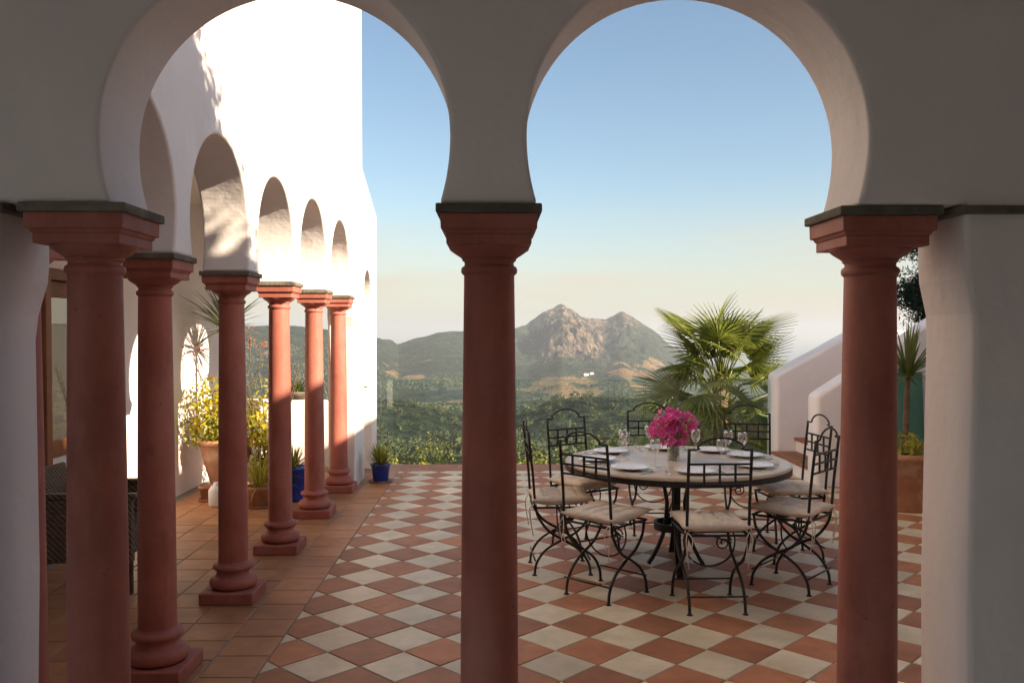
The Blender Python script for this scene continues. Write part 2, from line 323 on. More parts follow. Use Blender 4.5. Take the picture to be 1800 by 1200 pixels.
# front arcade (poly in x,z), walked along the bottom from left to right and back over the top
poly = [(-4.2, -0.05), (-1.46, -0.05), (-1.44, 0.9), (-1.445, 1.62), (-1.435, 1.70), (-1.405, 1.80), (-1.40, 1.86), (-1.40, ZS)]
poly += arch(-0.624, 0.493) + arch(0.576, 0.489)
poly += [(1.345, ZS), (1.345, 1.86), (1.35, 1.80), (1.372, 1.70), (1.375, 1.62), (1.365, 0.9), (1.375, -0.05), (6.5, -0.05), (6.5, 4.60), (-4.2, 4.60)]
w = MB().prism(poly, 'y', FY0, FY1).build('arcade_wall', PLASTER, bevel=0.014, seg=3, fix=True)
tag(w, 'white plastered wall with two horseshoe arches framing the round table and mountain view', 'arcade wall')
for x0, x1 in ((-2.2, -1.375), (1.322, 2.4)):      # impost slabs on the jambs
    MB().box((x0, FY0-0.022, 1.985), (x1, FY1+0.022, 2.0085)).build('impost_slab', SLATE, w, bevel=0.004)
# side arcade (poly in y,z)
CYS = [2.965, 4.165, 5.365, 6.53, 7.765, 8.965]; AX = -1.63
poly = [(2.74, ZS)]
for a, b2 in zip(CYS[:-1], CYS[1:]): poly += arch((a+b2)/2, (b2-a)/2-0.095)
poly += [(9.085, ZS), (9.085, 1.80), (9.12, 1.70), (9.12, -0.05), (9.77, -0.05)]
poly += arch(10.08, 0.31, 2.046, 1.95, 0.0, 18, 2)
poly += [(10.39, -0.05), (10.80, -0.05), (10.80, 3.08), (9.68, 3.465), (9.68, 6.4), (2.74, 6.4)]
w = MB().prism(poly, 'x', AX-0.14, AX+0.14).build('arcade_wall', PLASTER, bevel=0.014, seg=3, fix=True)
tag(w, 'tall sunlit white wall of a receding row of arches with a slender doorway at its end', 'arcade wall')
sw = MB().box((-1.53, 10.386, 0.99), (-1.60, 10.371, 1.07)).build('light_switch', WHITEPL, w, bevel=0.003)
# house behind the gallery
hb = thing('house', 'white house wall behind the side columns with a glazed wooden door', 'house', (-3.2, 6, 0))
DY0, DY1, DH = 6.15, 7.15, 2.10
poly = [(2.72, -0.05), (DY0, -0.05), (DY0, DH), (DY1, DH), (DY1, -0.05), (10.80, -0.05), (10.80, 6.4), (2.72, 6.4)]
def at_world(o, parent):
    o.parent = parent; o.matrix_parent_inverse = Matrix.Translation(parent.location).inverted(); return o
at_world(MB().prism(poly, 'x', -3.5, -3.2).build('wall', PLASTER, bevel=0.01, fix=True), hb)
at_world(MB().box((-3.48, 2.76, 3.0), (-1.775, 10.72, 3.2)).build('ceiling', PLASTER), hb)
at_world(MB().box((-3.9, 2.6, 6.4), (-1.3, 9.85, 6.5)).build('roof', ROOFT), hb)
dr = at_world(MB().box((-3.40, DY0, 0), (-3.17, DY0+0.08, DH)).box((-3.40, DY1-0.08, 0), (-3.17, DY1, DH)).box((-3.40, DY0+0.08, DH-0.08), (-3.17, DY1-0.08, DH)).build('door_frame', WOOD, bevel=0.004), hb)
lf = MB()
for y0, y1 in ((DY0+.085, DY0+.185), (DY1-.185, DY1-.085)): lf.box((-3.30, y0, 0.02), (-3.245, y1, DH-.085))
lf.box((-3.30, DY0+.185, DH-.2), (-3.245, DY1-.185, DH-.085)).box((-3.30, DY0+.185, 0.72), (-3.245, DY1-.185, 0.84)).box((-3.30, DY0+.185, 0.02), (-3.245, DY1-.185, 0.16))
dl = at_world(lf.build('door', WOOD, bevel=0.004), hb)
for nm, mt, box in (('pane', PANEG, ((-3.278, DY0+.18, .835), (-3.268, DY1-.18, DH-.195))), ('panel', WHITEPL, ((-3.285, DY0+.18, .155), (-3.26, DY1-.18, .725))), ('handle', BRASS, ((-3.245, DY0+.12, .98), (-3.225, DY0+.15, 1.16)))):
    o = MB().box(*box).build(nm, mt, bevel=0.002); at_world(o, hb); o.parent = dl; o.matrix_parent_inverse = Matrix()
    dlw = hb.matrix_world
# dark room behind the door
at_world(MB().box((-6.0, 2.72, -0.05), (-5.9, 10.8, 6.4)).build('room_wall', PLASTER), hb)
lw = MB().box((-3.195, 10.55, -0.05), (-1.775, 10.78, 0.815)).build('low_wall', PLASTER, bevel=0.02, seg=3)
tag(lw, 'low white wall closing the far end of the column gallery', 'low wall')
# porch room the photograph is taken from
pr = thing('porch', 'white porch room with a flat ceiling around the front arches', 'porch', (0, -1, 0))
at_world(MB().box((-4.2, -4.0, 2.98), (6.5, 2.458, 3.2)).build('ceiling', PLASTER), pr)
at_world(MB().prism([(-4.2,-.05),(-1.3,-.05),(-1.3,2.25),(1.0,2.25),(1.0,-.05),(6.5,-.05),(6.5,4.60),(-4.2,4.60)], 'y', -4.2, -4.0).build('wall', PLASTER, fix=True), pr)  # unseen back wall; opening added to bounce sunlight onto the front wall
at_world(MB().prism([(-4.2,-.05),(-3.9,-.05),(-3.9,2.75),(1.9,2.75),(1.9,-.05),(2.46,-.05),(2.46,4.60),(-4.2,4.60)], 'x', -4.4, -4.2).build('wall', PLASTER, fix=True), pr)  # unseen side wall; wide opening added for sky fill on the front wall
at_world(MB().box((6.5, -4.2, -0.05), (6.7, 2.46, 4.60)).build('wall', PLASTER), pr)
at_world(MB().box((-4.4, -4.2, 4.60), (6.7, 2.75, 4.68)).build('roof', ROOFT), pr)
# side wing, unseen; stepped heights set to shade the courtyard but clear the shrubs
wg = thing('side_wing', 'white side wing of the house with flat clay roof beside the stairs', 'house', (6.5, 5, 0))
at_world(MB().box((4.5, 2.76, -0.05), (8.6, 4.7, 4.72)).build('wall', PLASTER, bevel=0.015), wg)
at_world(MB().box((4.502, 4.7, -0.05), (8.6, 7.55, 3.98)).build('wall', PLASTER, bevel=0.015), wg)
at_world(MB().box((4.504, 7.55, -0.05), (8.6, 8.75, 2.68)).build('wall', PLASTER, bevel=0.015), wg)
at_world(MB().box((4.45, 7.57, 2.68), (8.7, 8.81, 2.73)).build('roof', ROOFT), wg)
at_world(MB().box((4.44, 4.72, 3.98), (8.7, 7.60, 4.03)).build('roof', ROOFT), wg)

# ------------------------------------------------------------------ columns
def make_column():
    c = thing('column', 'c', 'column')
    MB().box((-.163, -.163, 0), (.163, .163, .072)).build('plinth', PAINT, c, bevel=0.008)
    pr_ = [(.10, .070), (.128, .072)]
    for k in range(9): a = -math.pi/2+math.pi*k/8; pr_.append((.112+.031*math.cos(a), .107+.035*math.sin(a)))
    pr_ += [(.108, .145), (.100, .155), (.098, .170), (.102, .182)]
    for k in range(7): a = -math.pi/2+math.pi*k/6; pr_.append((.103+.019*math.cos(a), .203+.019*math.sin(a)))
    pr_ += [(.094, .224), (.089, .236)]
    MB().lathe(pr_, 40).build('base', PAINT, c)
    sp = []
    for k in range(15):
        t = k/14; r = .0885-.0135*t**1.5; sp.append((r, .235+t*(1.815-.235)))
    sh = MB().lathe(sp, 40).build('shaft', PAINT, c)
    rp = [(.0745, 1.813)]
    for k in range(7): a = -math.pi/2+math.pi*k/6; rp.append((.0755+.0085*math.cos(a), 1.830+.013*math.sin(a)))
    rp += [(.0735, 1.846), (.0735, 1.856), (.080, 1.858), (.0805, 1.864)]
    for k in range(9):
        t = k/8; rp.append((.0805+.0395*math.sin(t*math.pi/2)**1.3, 1.864+.036*t))
    cp = MB().lathe(rp, 40)
    cp.prism([(-.1215,-.1215),(.1215,-.1215),(.1215,.1215),(-.1215,.1215)], 'z', 1.898, 1.928)
    def frus(h0, h1, a, b2):
        vs = [(x*a, y*a, h0) for x, y in ((-1,-1),(1,-1),(1,1),(-1,1))]+[(x*b2, y*b2, h1) for x, y in ((-1,-1),(1,-1),(1,1),(-1,1))]
        cp.add(vs, ((3,2,1,0),(4,5,6,7),(0,1,5,4),(1,2,6,5),(2,3,7,6),(3,0,4,7)))
    frus(1.9275, 1.940, .1235, .130); frus(1.9395, 1.984, .1365, .138)
    cap = cp.build('capital', PAINT, c, bevel=0.003)
    MB().box((-.150, -.150, 1.9835), (.150, .150, 2.0105)).build('abacus', SLATE, cap, bevel=0.005)
    return c
col0 = make_column()
spots = [((-0.021, 2.585), 'dark salmon column standing alone between the two front arches'),
         ((-1.186, 2.585), 'salmon column under the outer end of the front arch beside the gallery'),
         ((1.137, 2.615), 'salmon column under the front arch beside the white jamb on the stair side'),
         ((AX, CYS[0]), 'salmon column squeezed against the back of the front wall at the gallery start'),
         ((AX, CYS[1]), 'first free salmon column of the side gallery, next to the wicker armchair'),
         ((AX, CYS[2]), 'second free salmon column of the side gallery, in front of the yellow shrub urn'),
         ((AX, CYS[3]), 'third free salmon column of the side gallery, its upper shaft sunlit'),
         ((AX, CYS[4]), 'fourth free salmon column of the side gallery, beside the blue pot in the gallery'),
         ((AX, CYS[5]), 'last salmon column of the side gallery, against the end pier')]
for k, ((x, y), lab) in enumerate(spots):
    c = col0 if k == 0 else copy_tree(col0)
    c.location = (x, y, 0); c.rotation_euler.z = random.gauss(0, 0.006); c['label'] = lab; c['group'] = 'salmon columns of the arcades'

# ------------------------------------------------------------------ stairs
st = thing('staircase', 'white outdoor stairs with terracotta treads between sloping parapets', 'stairs', (3.45, 10, 0))
NS = 11
for i in range(NS):
    x0 = 3.42+.285*i
    s_ = at_world(MB().box((x0, 9.395, -0.02), (6.6, 10.60, .17*(i+1)-.035)).build('step', PLASTER), st)
    t_ = at_world(MB().box((x0-.025, 9.392, .17*(i+1)-.0345), (min(x0+.30, 6.6), 10.603, .17*(i+1))).build('tread', TERRA, bevel=0.005), st)
at_world(MB().prism([(3.40,-.05),(6.6,-.05),(6.6,3.04),(3.47,1.01),(3.40,.965)], 'y', 9.10, 9.39).build('parapet', PLASTER, bevel=0.045, seg=4, fix=True), st)
at_world(MB().prism([(3.46,-.05),(6.6,-.05),(6.6,1.66),(4.46,1.66),(3.55,1.16),(3.46,1.11)], 'y', 10.605, 10.98).build('parapet', PLASTER, bevel=0.045, seg=4, fix=True), st)
tp = MB().box((-.32, -.02, 0), (.32, .02, 1.22)).build('painted_board', TEAL, loc=(4.20, 9.0, 0.0), bevel=0.004)
tp.rotation_euler = (R(-5), 0, 0); tag(tp, 'teal green board leaning on the stair wall behind potted yucca', 'board')

# ------------------------------------------------------------------ glass balustrade
bounds = [-1.455, 0.265, 1.86, 3.44]
for k in range(3):
    t_ = thing('glass_panel', ['clear glass balustrade panel next to the end of the arcade wall', 'clear glass balustrade panel in the middle of the terrace edge', 'clear glass balustrade panel in front of the palm, next to the stairs'][k], 'glass panel', ((bounds[k]+bounds[k+1])/2, 10.80, 0), group='glass balustrade panels on the terrace edge')
    hw = (bounds[k+1]-bounds[k])/2-.008
    MB().box((-hw, -.005, -.02), (hw, .005, 1.04)).build('pane', GLASS, t_)
    for sx in (-1, 1): MB().box((sx*hw-(.004 if sx > 0 else 0), -.0055, -.02), (sx*hw+(.004 if sx < 0 else 0), .0055, 1.0405)).build('edge', GEDGE, t_)
    MB().box((-hw, -.0056, 1.0402), (hw, .0056, 1.0445)).build('edge', GEDGE, t_)

# ------------------------------------------------------------------ table
TX, TY, TZ = 1.262, 6.03, 0.745
tb_ = thing('round_table', 'round stone topped dining table on black iron legs set for eight', 'table', (TX, TY, 0))
def ring(r0, r1, z0, z1, name, mat, par, seg=96):
    return MB().lathe([(r0, z0), (r1, z0), (r1, z1), (r0, z1), (r0, z0)], seg, smooth=False, caps=False).build(name, mat, par)
top = MB().lathe([(0.0, .726), (.773, .726), (.776, .729), (.776, .742), (.773, .745), (0.0, .745)], 96, smooth=False, caps=False).build('table_top', STONE_TOP, tb_)
ring(.700, .768, .7455, .7478, 'border', STONE_TOP, tb_); ring(.655, .692, .7455, .7472, 'border', MARBLE, tb_)
ring(.750, .7785, .690, .7255, 'rim', IRON, tb_)
for k, (ang, spread) in enumerate(((-97, 1.0), (83, 1.0), (173, .42), (-7, .42))):
    a = R(ang); ca, sa = math.cos(a), math.sin(a)
    path = [(.26, .69), (.15, .665), (.085, .58), (.062, .45), (.070, .32)]+[(.070+(r_-.070)*spread, z_) for r_, z_ in ((.12,.22), (.20,.135), (.29,.06), (.36,.016))]
    lg = MB(); vs = []
    for i, (r_, z_) in enumerate(path):
        a0, b0 = path[max(i-1,0)], path[min(i+1,len(path)-1)]; tx, tz = b0[0]-a0[0], b0[1]-a0[1]; L = math.hypot(tx, tz); nx, nz = -tz/L*.013, tx/L*.013
        for (dn, dt) in ((1,-1),(1,1),(-1,1),(-1,-1)):
            rr = r_+nx*dn; zz = max(z_+nz*dn, 0.0)
            vs.append((rr*ca-sa*dt*.024, rr*sa+ca*dt*.024, zz))
    n_ = len(path); fs = [(i*4+k2, i*4+(k2+1) % 4, (i+1)*4+(k2+1) % 4, (i+1)*4+k2) for i in range(n_-1) for k2 in range(4)]+[(3,2,1,0), tuple(range(4*n_-4, 4*n_))]
    lg.add(vs, fs).build('leg', IRON, tb_, bevel=0.003, fix=True)
ring(.135, .155, .265, .315, 'hoop', IRON, tb_, 40); ring(.0, .28, .694, .7255, 'mounting_plate', IRON, tb_, 40)

# ------------------------------------------------------------------ chairs
def bez(P, n=24):
    P = [Vector(p) for p in P]; out = []
    # Catmull-Rom through the points
    Q = [P[0]*2-P[1]]+P+[P[-1]*2-P[-2]]
    m_ = max(2, n//(len(P)-1))
    for i in range(1, len(Q)-2):
        for k in range(m_):
            t = k/m_; a, b2, c_, d_ = Q[i-1], Q[i], Q[i+1], Q[i+2]
            out.append(.5*((2*b2)+(c_-a)*t+(2*a-5*b2+4*c_-d_)*t*t+(3*b2-a-3*c_+d_)*t**3))
    out.append(P[-1]); return out
def spiral(c, r, turns, a0, plane, n=26, sgn=1):
    out = []
    for k in range(n+1):
        t = k/n; a = a0+sgn*2*math.pi*turns*t; rr = r*(1-.82*t)
        if plane == 'xz': out.append((c[0]+rr*math.cos(a), c[1], c[2]+rr*math.sin(a)))
        else: out.append((c[0], c[1]+rr*math.cos(a), c[2]+rr*math.sin(a)))
    return out
def make_chair():
    c = thing('garden_chair', 'c', 'chair'); hx = .182; rr = .0085
    for s in (-1, 1):
        x = s*hx
        P = bez([(x,-.235,.975),(x,-.205,.70),(x,-.185,.47),(x,-.155,.38),(x,-.085,.295),(x,.02,.235),(x,.115,.17),(x,.175,.085),(x,.19,.006)], 44)
        MB().tube(P, .0092, 6).lathe([(.018,0),(.018,.004),(.010,.008)], 10, (x,.19,0)).build('back_post', IRON, c)
        x2 = s*(hx-.018)
        P = bez([(x2,.185,.455),(x2,.165,.37),(x2,.095,.29),(x2,-.01,.235),(x2,-.115,.17),(x2,-.175,.085),(x2,-.19,.006)], 36)
        MB().tube(P, .0092, 6).lathe([(.018,0),(.018,.004),(.010,.008)], 10, (x2,-.19,0)).build('leg', IRON, c)
    def by(z): return -.235+(.975-z)/(.975-.47)*.05
    P = [(-hx, by(.97), .970), (-hx+.035, by(.97), .968), (-hx+.062, by(.975), .977)]
    for k in range(13):
        a = math.pi*(1-k/12)*.78+math.pi*.11; P.append((.135*math.cos(a)/math.cos(math.pi*.11), by(1.0)-.004, .955+.083*math.sin(a)))
    P += [(hx-.062, by(.975), .977), (hx-.035, by(.97), .968), (hx, by(.97), .970)]
    MB().tube(P, .0065, 6).build('arch_rail', IRON, c)
    for z in (.885, .825, .765): MB().box((-hx, by(z)-.005, z-.006), (hx, by(z)+.005, z+.006)).build('rail', IRON, c)
    for k in (-1, 0, 1): MB().box((k*.091-.006, by(.825)-.0055, .763), (k*.091+.006, by(.825)+.0045, .887)).build('bar', IRON, c)
    for y in (-.187, .187): MB().tube([(-hx, y, .105), (hx, y, .105)], .006, 6).build('stretcher', IRON, c)
    sf = MB()
    for a, b2 in (((-hx,-.185),(hx,-.185)), ((-hx,.185),(hx,.185)), ((-hx,-.185),(-hx,.185)), ((hx,-.185),(hx,.185))):
        sf.tube([(*a,.462),(*b2,.462)], .008, 6)
    for k in (-.1, 0, .1): sf.tube([(-hx, k, .462), (hx, k, .462)], .004, 5)
    sf.build('seat_frame', IRON, c)
    # hanging half hoop with scroll below the seat
    arc = [(-.145, .0, .44), (-.155, .0, .40)]+[(.155*math.cos(a), 0, .38+.145*math.sin(a)) for a in [math.pi+math.pi*k/16 for k in range(17)]]+[(.155,0,.40), (.145,0,.44)]
    sc = MB().tube(bez(arc, 44), .0055, 6)
    sc.tube(spiral((.085,0,.375), .052, 1.6, math.pi*.1, 'xz'), .0050, 6)
    sc.tube([(-.145,0,.435),(.02,0,.415),(.137,0,.375)], .0042, 5)
    sc.tube([(-.15,0,.44),(-.145,0,.452),(.145,0,.452),(.15,0,.44)], .0045, 5)
    sc.build('scroll', IRON, c)
    # tufted cushion
    n = 40; hw, hd_, th = .205, .210, .040; V = []; Fc = []
    for side in (1, -1):
        for i in range(n+1):
            for j in range(n+1):
                u = -1+2*i/n; v = -1+2*j/n
                e = max(0, 1-abs(u)**4)*max(0, 1-abs(v)**4); z = th*e**.5
                bt_ = 0
                for bu in (-.62, -.2, .2, .62):
                    for bv in (-.55, 0, .55): bt_ += math.exp(-((u-bu)**2+(v-bv)**2)/.006)
                cre = max(math.exp(-((u-bu)/.05)**2) for bu in (-.62,-.2,.2,.62))+.6*max(math.exp(-((v-bv)/.05)**2) for bv in (-.55,0,.55)); cre *= 1-max(abs(u),abs(v))**6
                if side > 0: z *= max(.15, 1-.5*min(bt_,1)-.42*min(cre,1.2))
                pin = 1-.07*(abs(u)**2*(1-abs(v))+abs(v)**2*(1-abs(u)))
                V.append((u*hw*pin, v*hd_*pin-.0, .508+side*z+.010*(u*u*v*v)-.004*math.sin(3*u+2*v)))
    for side in (0, 1):
        o_ = side*(n+1)**2
        for i in range(n):
            for j in range(n):
                q = (o_+i*(n+1)+j, o_+(i+1)*(n+1)+j, o_+(i+1)*(n+1)+j+1, o_+i*(n+1)+j+1); Fc.append(q if side == 0 else q[::-1])
    cu = MB().add(V, Fc, True).build('cushion', CUSH, c)
    bm = bmesh.new(); bm.from_mesh(cu.data); bmesh.ops.remove_doubles(bm, verts=bm.verts[:], dist=1e-4); bm.to_mesh(cu.data); bm.free()
    for s in (-1, 1):
        x = s*hx; ti = MB()
        ti.tube(spiral((x, -.187, .487), .016, 1.2, 0, 'xz', 12), .0045, 5)
        ti.tube(bez([(x,-.200,.487),(x+s*.012,-.222,.44),(x+s*.004,-.215,.36),(x-s*.010,-.200,.27)], 12), .0032, 5)
        ti.tube(bez([(x,-.200,.487),(x-s*.024,-.225,.45),(x-s*.020,-.222,.39),(x-s*.028,-.21,.32)], 12), .0032, 5)
        ti.build('tie', CUSH, cu)
    return c
ch0 = make_chair()
chairs = [(1.285, 5.17, 91, 'iron chair with its back straight to the front arches, seat beside the table leg'),
          (.69, 5.42, 46, 'iron chair between the front facing chair and the chair nearest the center column'),
          (.44, 5.99, 3, 'iron chair seen edge on, closest to the dark center column'),
          (.675, 6.575, -57, 'iron chair by the glass, diagonal behind the chair closest to the center column'),
          (1.30, 7.12, -91, 'iron chair on the glass side, its back half hidden by the pink bouquet'),
          (2.03, 6.87, -100, 'iron chair in front of the palm, barely visible against the leaves'),
          (2.14, 6.27, 186, 'iron chair facing the table from the stair side, behind another angled chair'),
          (1.925, 5.58, 137, 'iron chair angled at the table beside the column on the stair side')]
for k, (x, y, ang, lab) in enumerate(chairs):
    c = ch0 if k == 0 else copy_tree(ch0)
    c.location = (x, y, 0.0); c.rotation_euler.z = R(ang-90); c['label'] = lab; c['group'] = 'iron garden chairs around the table'
chairs = [(a_, 0, 0) for a_ in (272, 228, 182, 139, 91, 49, 14, 324)]

# ------------------------------------------------------------------ table setting
pl0 = MB().lathe([(0,.002),(.055,.0),(.062,.003),(.085,.007),(.125,.018),(.131,.021),(.129,.0235),(.088,.0125),(.078,.0085),(0,.0075)], 48, caps=False)
pm = pl0.mesh('plate'); pm.materials.append(CHINA)
names = ['iron chair facing the arches', 'chair between center column and front chair', 'edge-on chair by the center column', 'glass side chair behind it', 'chair hidden by the bouquet', 'chair in front of the palm', 'stair side chair', 'angled chair by the stair side column']
fork = MB().tube([(0,-.10,.004),(0,-.02,.004),(0,.03,.006)], [.0042,.0030,.0026], 6).box((-.010,.03,.004),(.010,.055,.006))
for k in (-.0085,-.003,.003,.0085): fork.box((k-.0013,.055,.004),(k+.0013,.095,.0055))
fm = fork.mesh('fork'); fm.materials.append(STEEL)
kn = MB().tube([(0,-.11,.0045),(0,0,.0045)], [.0062,.0052], 6).box((-.0075,0,.003),(.0055,.105,.005)); km = kn.mesh('knife'); km.materials.append(STEEL)
TOPZ = TZ+.0025
for k, (ang, rad, lab) in enumerate(chairs):
    a = R(ang+random.uniform(-2,2)); ux, uy = math.cos(a), math.sin(a)
    o = link(bpy.data.objects.new('plate', pm)); o.location = (TX+.555*ux, TY+.555*uy, TOPZ)
    tag(o, 'white dinner plate in front of the '+names[k], 'plate', 'plates around the table')
    for me, off, nm in ((fm, -1, 'fork'), (km, 1, 'knife')):
        o = link(bpy.data.objects.new(nm, me)); o.location = (TX+.56*ux-uy*off*.175, TY+.56*uy+ux*off*.175, TOPZ+.0015); o.rotation_euler.z = a+math.pi/2+random.uniform(-.12,.12)
        tag(o, 'steel %s beside the plate of the %s' % (nm, names[k]), nm, 'cutlery around the table')
wp = [(.034,0),(.034,.0025),(.012,.005),(.0045,.012),(.0038,.085),(.010,.094),(.026,.112),(.0345,.138),(.0335,.165),(.0295,.188),(.0285,.188),(.0325,.165),(.0333,.138),(.025,.1135),(.009,.0965),(0,.0955)]
wm = MB().lathe(wp, 24, caps=False).mesh('wine_glass'); wm.materials.append(WINEG)
GL = [(.905, 6.055), (.925, 6.285), (1.052, 5.69), (1.455, 6.27), (1.675, 6.20), (1.745, 6.085), (1.165, 6.56), (1.50, 5.72)]
gn = [2, 3, 1, 5, 6, 7, 4, 0]
for (x, y), q in zip(GL, gn):
    o = link(bpy.data.objects.new('wine_glass', wm)); o.location = (x, y, TOPZ); tag(o, 'stemmed wine glass near the plate of the '+names[q], 'wine glass', 'wine glasses on the table')
va = thing('vase', 'clear glass cylinder vase of green stems on the table', 'vase', (1.247, 6.045, TOPZ))
MB().lathe([(0,.004),(.036,.004),(.038,.010),(.041,.165),(.043,.165),(.041,.0),(0,.0)], 32, caps=False).build('glass_body', WINEG, va)
MB().lathe([(0,.009),(.0365,.009),(.0395,.115),(0,.115)], 32, caps=False).build('water', WATERV, va)
bq = thing('bouquet', 'magenta bougainvillea bouquet standing in the glass vase', 'flowers', (1.247, 6.045, TOPZ))
sm = MB()
ends = []
for k in range(20):
    a = random.uniform(0, 2*math.pi); r_ = random.uniform(.02,.15); z_ = random.uniform(.16,.30)
    sm.tube(bez([(random.uniform(-.025,.025), random.uniform(-.025,.025), .012), (.2*r_*math.cos(a), .2*r_*math.sin(a), .13), (r_*math.cos(a), r_*math.sin(a), z_)], 8), .0022, 5)
sm.build('stems', STEM, bq)
def leaf_cards(cent, size, asp=0.55, out=None, flat=0.0, n_per=1):
    cent = np.asarray(cent, float); N = len(cent)
    d = rng.normal(size=(N,3));
    if out is not None: d = d*0.8+out
    d /= np.linalg.norm(d, axis=1)[:,None]+1e-9
    u = rng.normal(size=(N,3)); u[:,2] *= (1-flat); u -= d*(u*d).sum(1)[:,None]; u /= np.linalg.norm(u, axis=1)[:,None]+1e-9
    w_ = np.cross(d, u); s = (np.asarray(size)*(0.6+0.8*rng.random(N)))[:,None]
    p0 = cent-u*s*.5; p1 = cent+w_*s*asp*.5+d*s*.10; p2 = cent+u*s*.5; p3 = cent-w_*s*asp*.5+d*s*.10
    V = np.stack([p0,p1,p2,p3],1).reshape(-1,3); Fq = np.arange(4*N).reshape(-1,4)
    return V, Fq
lv = np.column_stack([rng.uniform(-.11,.11,90), rng.uniform(-.09,.09,90), rng.uniform(.13,.30,90)]); V, Fq = leaf_cards(lv, .035); np_obj('leaves', V, Fq, BUSHG, bq)
V, Fq = leaf_cards(np.column_stack([rng.uniform(-.028,.028,50), rng.uniform(-.028,.028,50), rng.uniform(.03,.13,50)]), .03); np_obj('leaves', V, Fq, BUSHD, bq)
fl = MB()
for k in range(9):   # a sprig of three bougainvillea florets, three papery bracts each
    ctr = Vector((.012*math.cos(k//3*2.1), .012*math.sin(k//3*2.1), .006*(k//3)))
    a = 2*math.pi*(k % 3)/3+k*.4; ca, sa = math.cos(a), math.sin(a)
    def q(r_, w_, z_): return ctr+Vector((ca*r_-sa*w_, sa*r_+ca*w_, z_))
    vs = [q(0,0,0), q(.011,.0105,.010), q(.014,0,.006), q(.011,-.0105,.010), q(.024,.006,.019), q(.026,0,.016), q(.024,-.006,.019)]
    fl.add(vs, ((0,2,1),(0,3,2),(1,2,5,4),(2,3,6,5)), True)
fme = fl.mesh('flower'); fme.materials.append(MAGENTA)
k = 0
lobes = [((-.105,0,.245),.050), ((-.045,.02,.315),.048), ((.055,0,.31),.048), ((-.02,-.05,.255),.058), ((.055,-.03,.235),.055), ((.035,-.04,.175),.048), ((-.06,-.05,.165),.045), ((-.145,0,.215),.036), ((.13,.01,.265),.034), ((.15,.0,.225),.024), ((.02,.06,.27),.05), ((-.10,.03,.175),.04), ((.095,.02,.30),.035)]
for (cc, rad) in [((c_[0]*.92, c_[1], c_[2]*.97+.003), r_*.95) for c_, r_ in lobes]:
    for q_ in range(int(20*(rad/.062)**2)):
        d_ = Vector(rng.normal(size=3)).normalized(); p = Vector(cc)+d_*rad*random.uniform(.7,1.0)
        o = link(bpy.data.objects.new('flower', fme), bq); o.location = p; o.rotation_euler = (d_+Vector((0,0,.2))).to_track_quat('Z','Y').to_euler(); s_ = random.uniform(.7,1.15); o.scale = (s_,)*3

# ------------------------------------------------------------------ pots and plants
def pot(name, label, loc, prof, mat, cat='pot', group=None, saucer=None, soil=None, seg=36):
    t_ = thing(name, label, cat, loc, 0, group)
    MB().lathe(prof, seg, caps=False).build('body', mat, t_)
    if saucer: MB().lathe([(0,0),(saucer*.86,0),(saucer,.022),(saucer*.93,.022),(saucer*.84,.008),(0,.008)], seg, caps=False).build('saucer', CLAY, t_)
    r_, z_ = soil; MB().lathe([(0,z_+.006),(r_,z_)], 20, caps=False).build('soil', SOIL, t_)
    return t_
def blades(n, length, width, tilt0, tilt1, droop=0.3, seg=4, base=.02, jit=.25, z0=0):
    V = []; Fq = []
    for k in range(n):
        az = random.uniform(0, 2*math.pi); t = random.uniform(tilt0, tilt1); L = length*random.uniform(1-jit, 1+jit*.4); w_ = width*random.uniform(.8,1.15)
        d_ = Vector((math.cos(az), math.sin(az), 0)); sd_ = Vector((-math.sin(az), math.cos(az), 0)); p = d_*base*random.random()+Vector((0,0,z0+random.uniform(0,base)))
        b0 = len(V); el = math.pi/2-t
        for i in range(seg+1):
            f = i/seg; ww = w_*(.75+.6*f if f < .35 else (1-f)**.75*1.28)
            V += [p-sd_*ww*.5, p+sd_*ww*.5]
            dirv = d_*math.cos(el)+Vector((0,0,math.sin(el))); p = p+dirv*(L/seg); el -= droop*(L)*random.uniform(.5,1.2)/seg*2
        for i in range(seg): Fq.append((b0+2*i, b0+2*i+1, b0+2*i+3, b0+2*i+2))
    return np.array([tuple(v) for v in V]), np.array(Fq)
def shrub(name, label, loc, r, n, leaf, mat, cat='shrub', group=None, stems=6, lobes=9, seedv=None):
    t_ = thing(name, label, cat, loc, 0, group)
    cen = []; L = []
    for k in range(lobes):
        d_ = rng.normal(size=3); d_ /= np.linalg.norm(d_); d_[2] = abs(d_[2])*.9+.05
        c_ = d_*np.array(r)*rng.uniform(.35,.72); lr = np.array(r)*rng.uniform(.30,.48); L.append((c_, lr))
    P = []; N = []
    for c_, lr in L:
        m_ = n//lobes; d_ = rng.normal(size=(m_,3)); d_ /= np.linalg.norm(d_, axis=1)[:,None]
        rad_ = (rng.random(m_)**.33)[:,None]; P.append(c_+d_*lr*(rad_*.75+.25*rng.random((m_,1))**.5)); N.append(d_)
    P = np.concatenate(P); N = np.concatenate(N); P[:,2] = np.maximum(P[:,2], 0.02)
    V, Fq = leaf_cards(P, leaf, .5, N); np_obj('crown', V, Fq, mat, t_)
    s_ = MB()
    for c_, lr in L[:stems]: s_.tube(bez([(0,0,0), tuple(c_*.5+rng.normal(size=3)*.03*r[2]), tuple(c_)], 6), [.02*r[2]*(1-.1*i) for i in range(7)], 5)
    s_.build('stems', BARK, t_); return t_
blueprof = [(0,0),(.075,0),(.082,.01),(.103,.17),(.112,.175),(.112,.192),(.100,.192),(.094,.165),(.07,.02),(0,.02)]
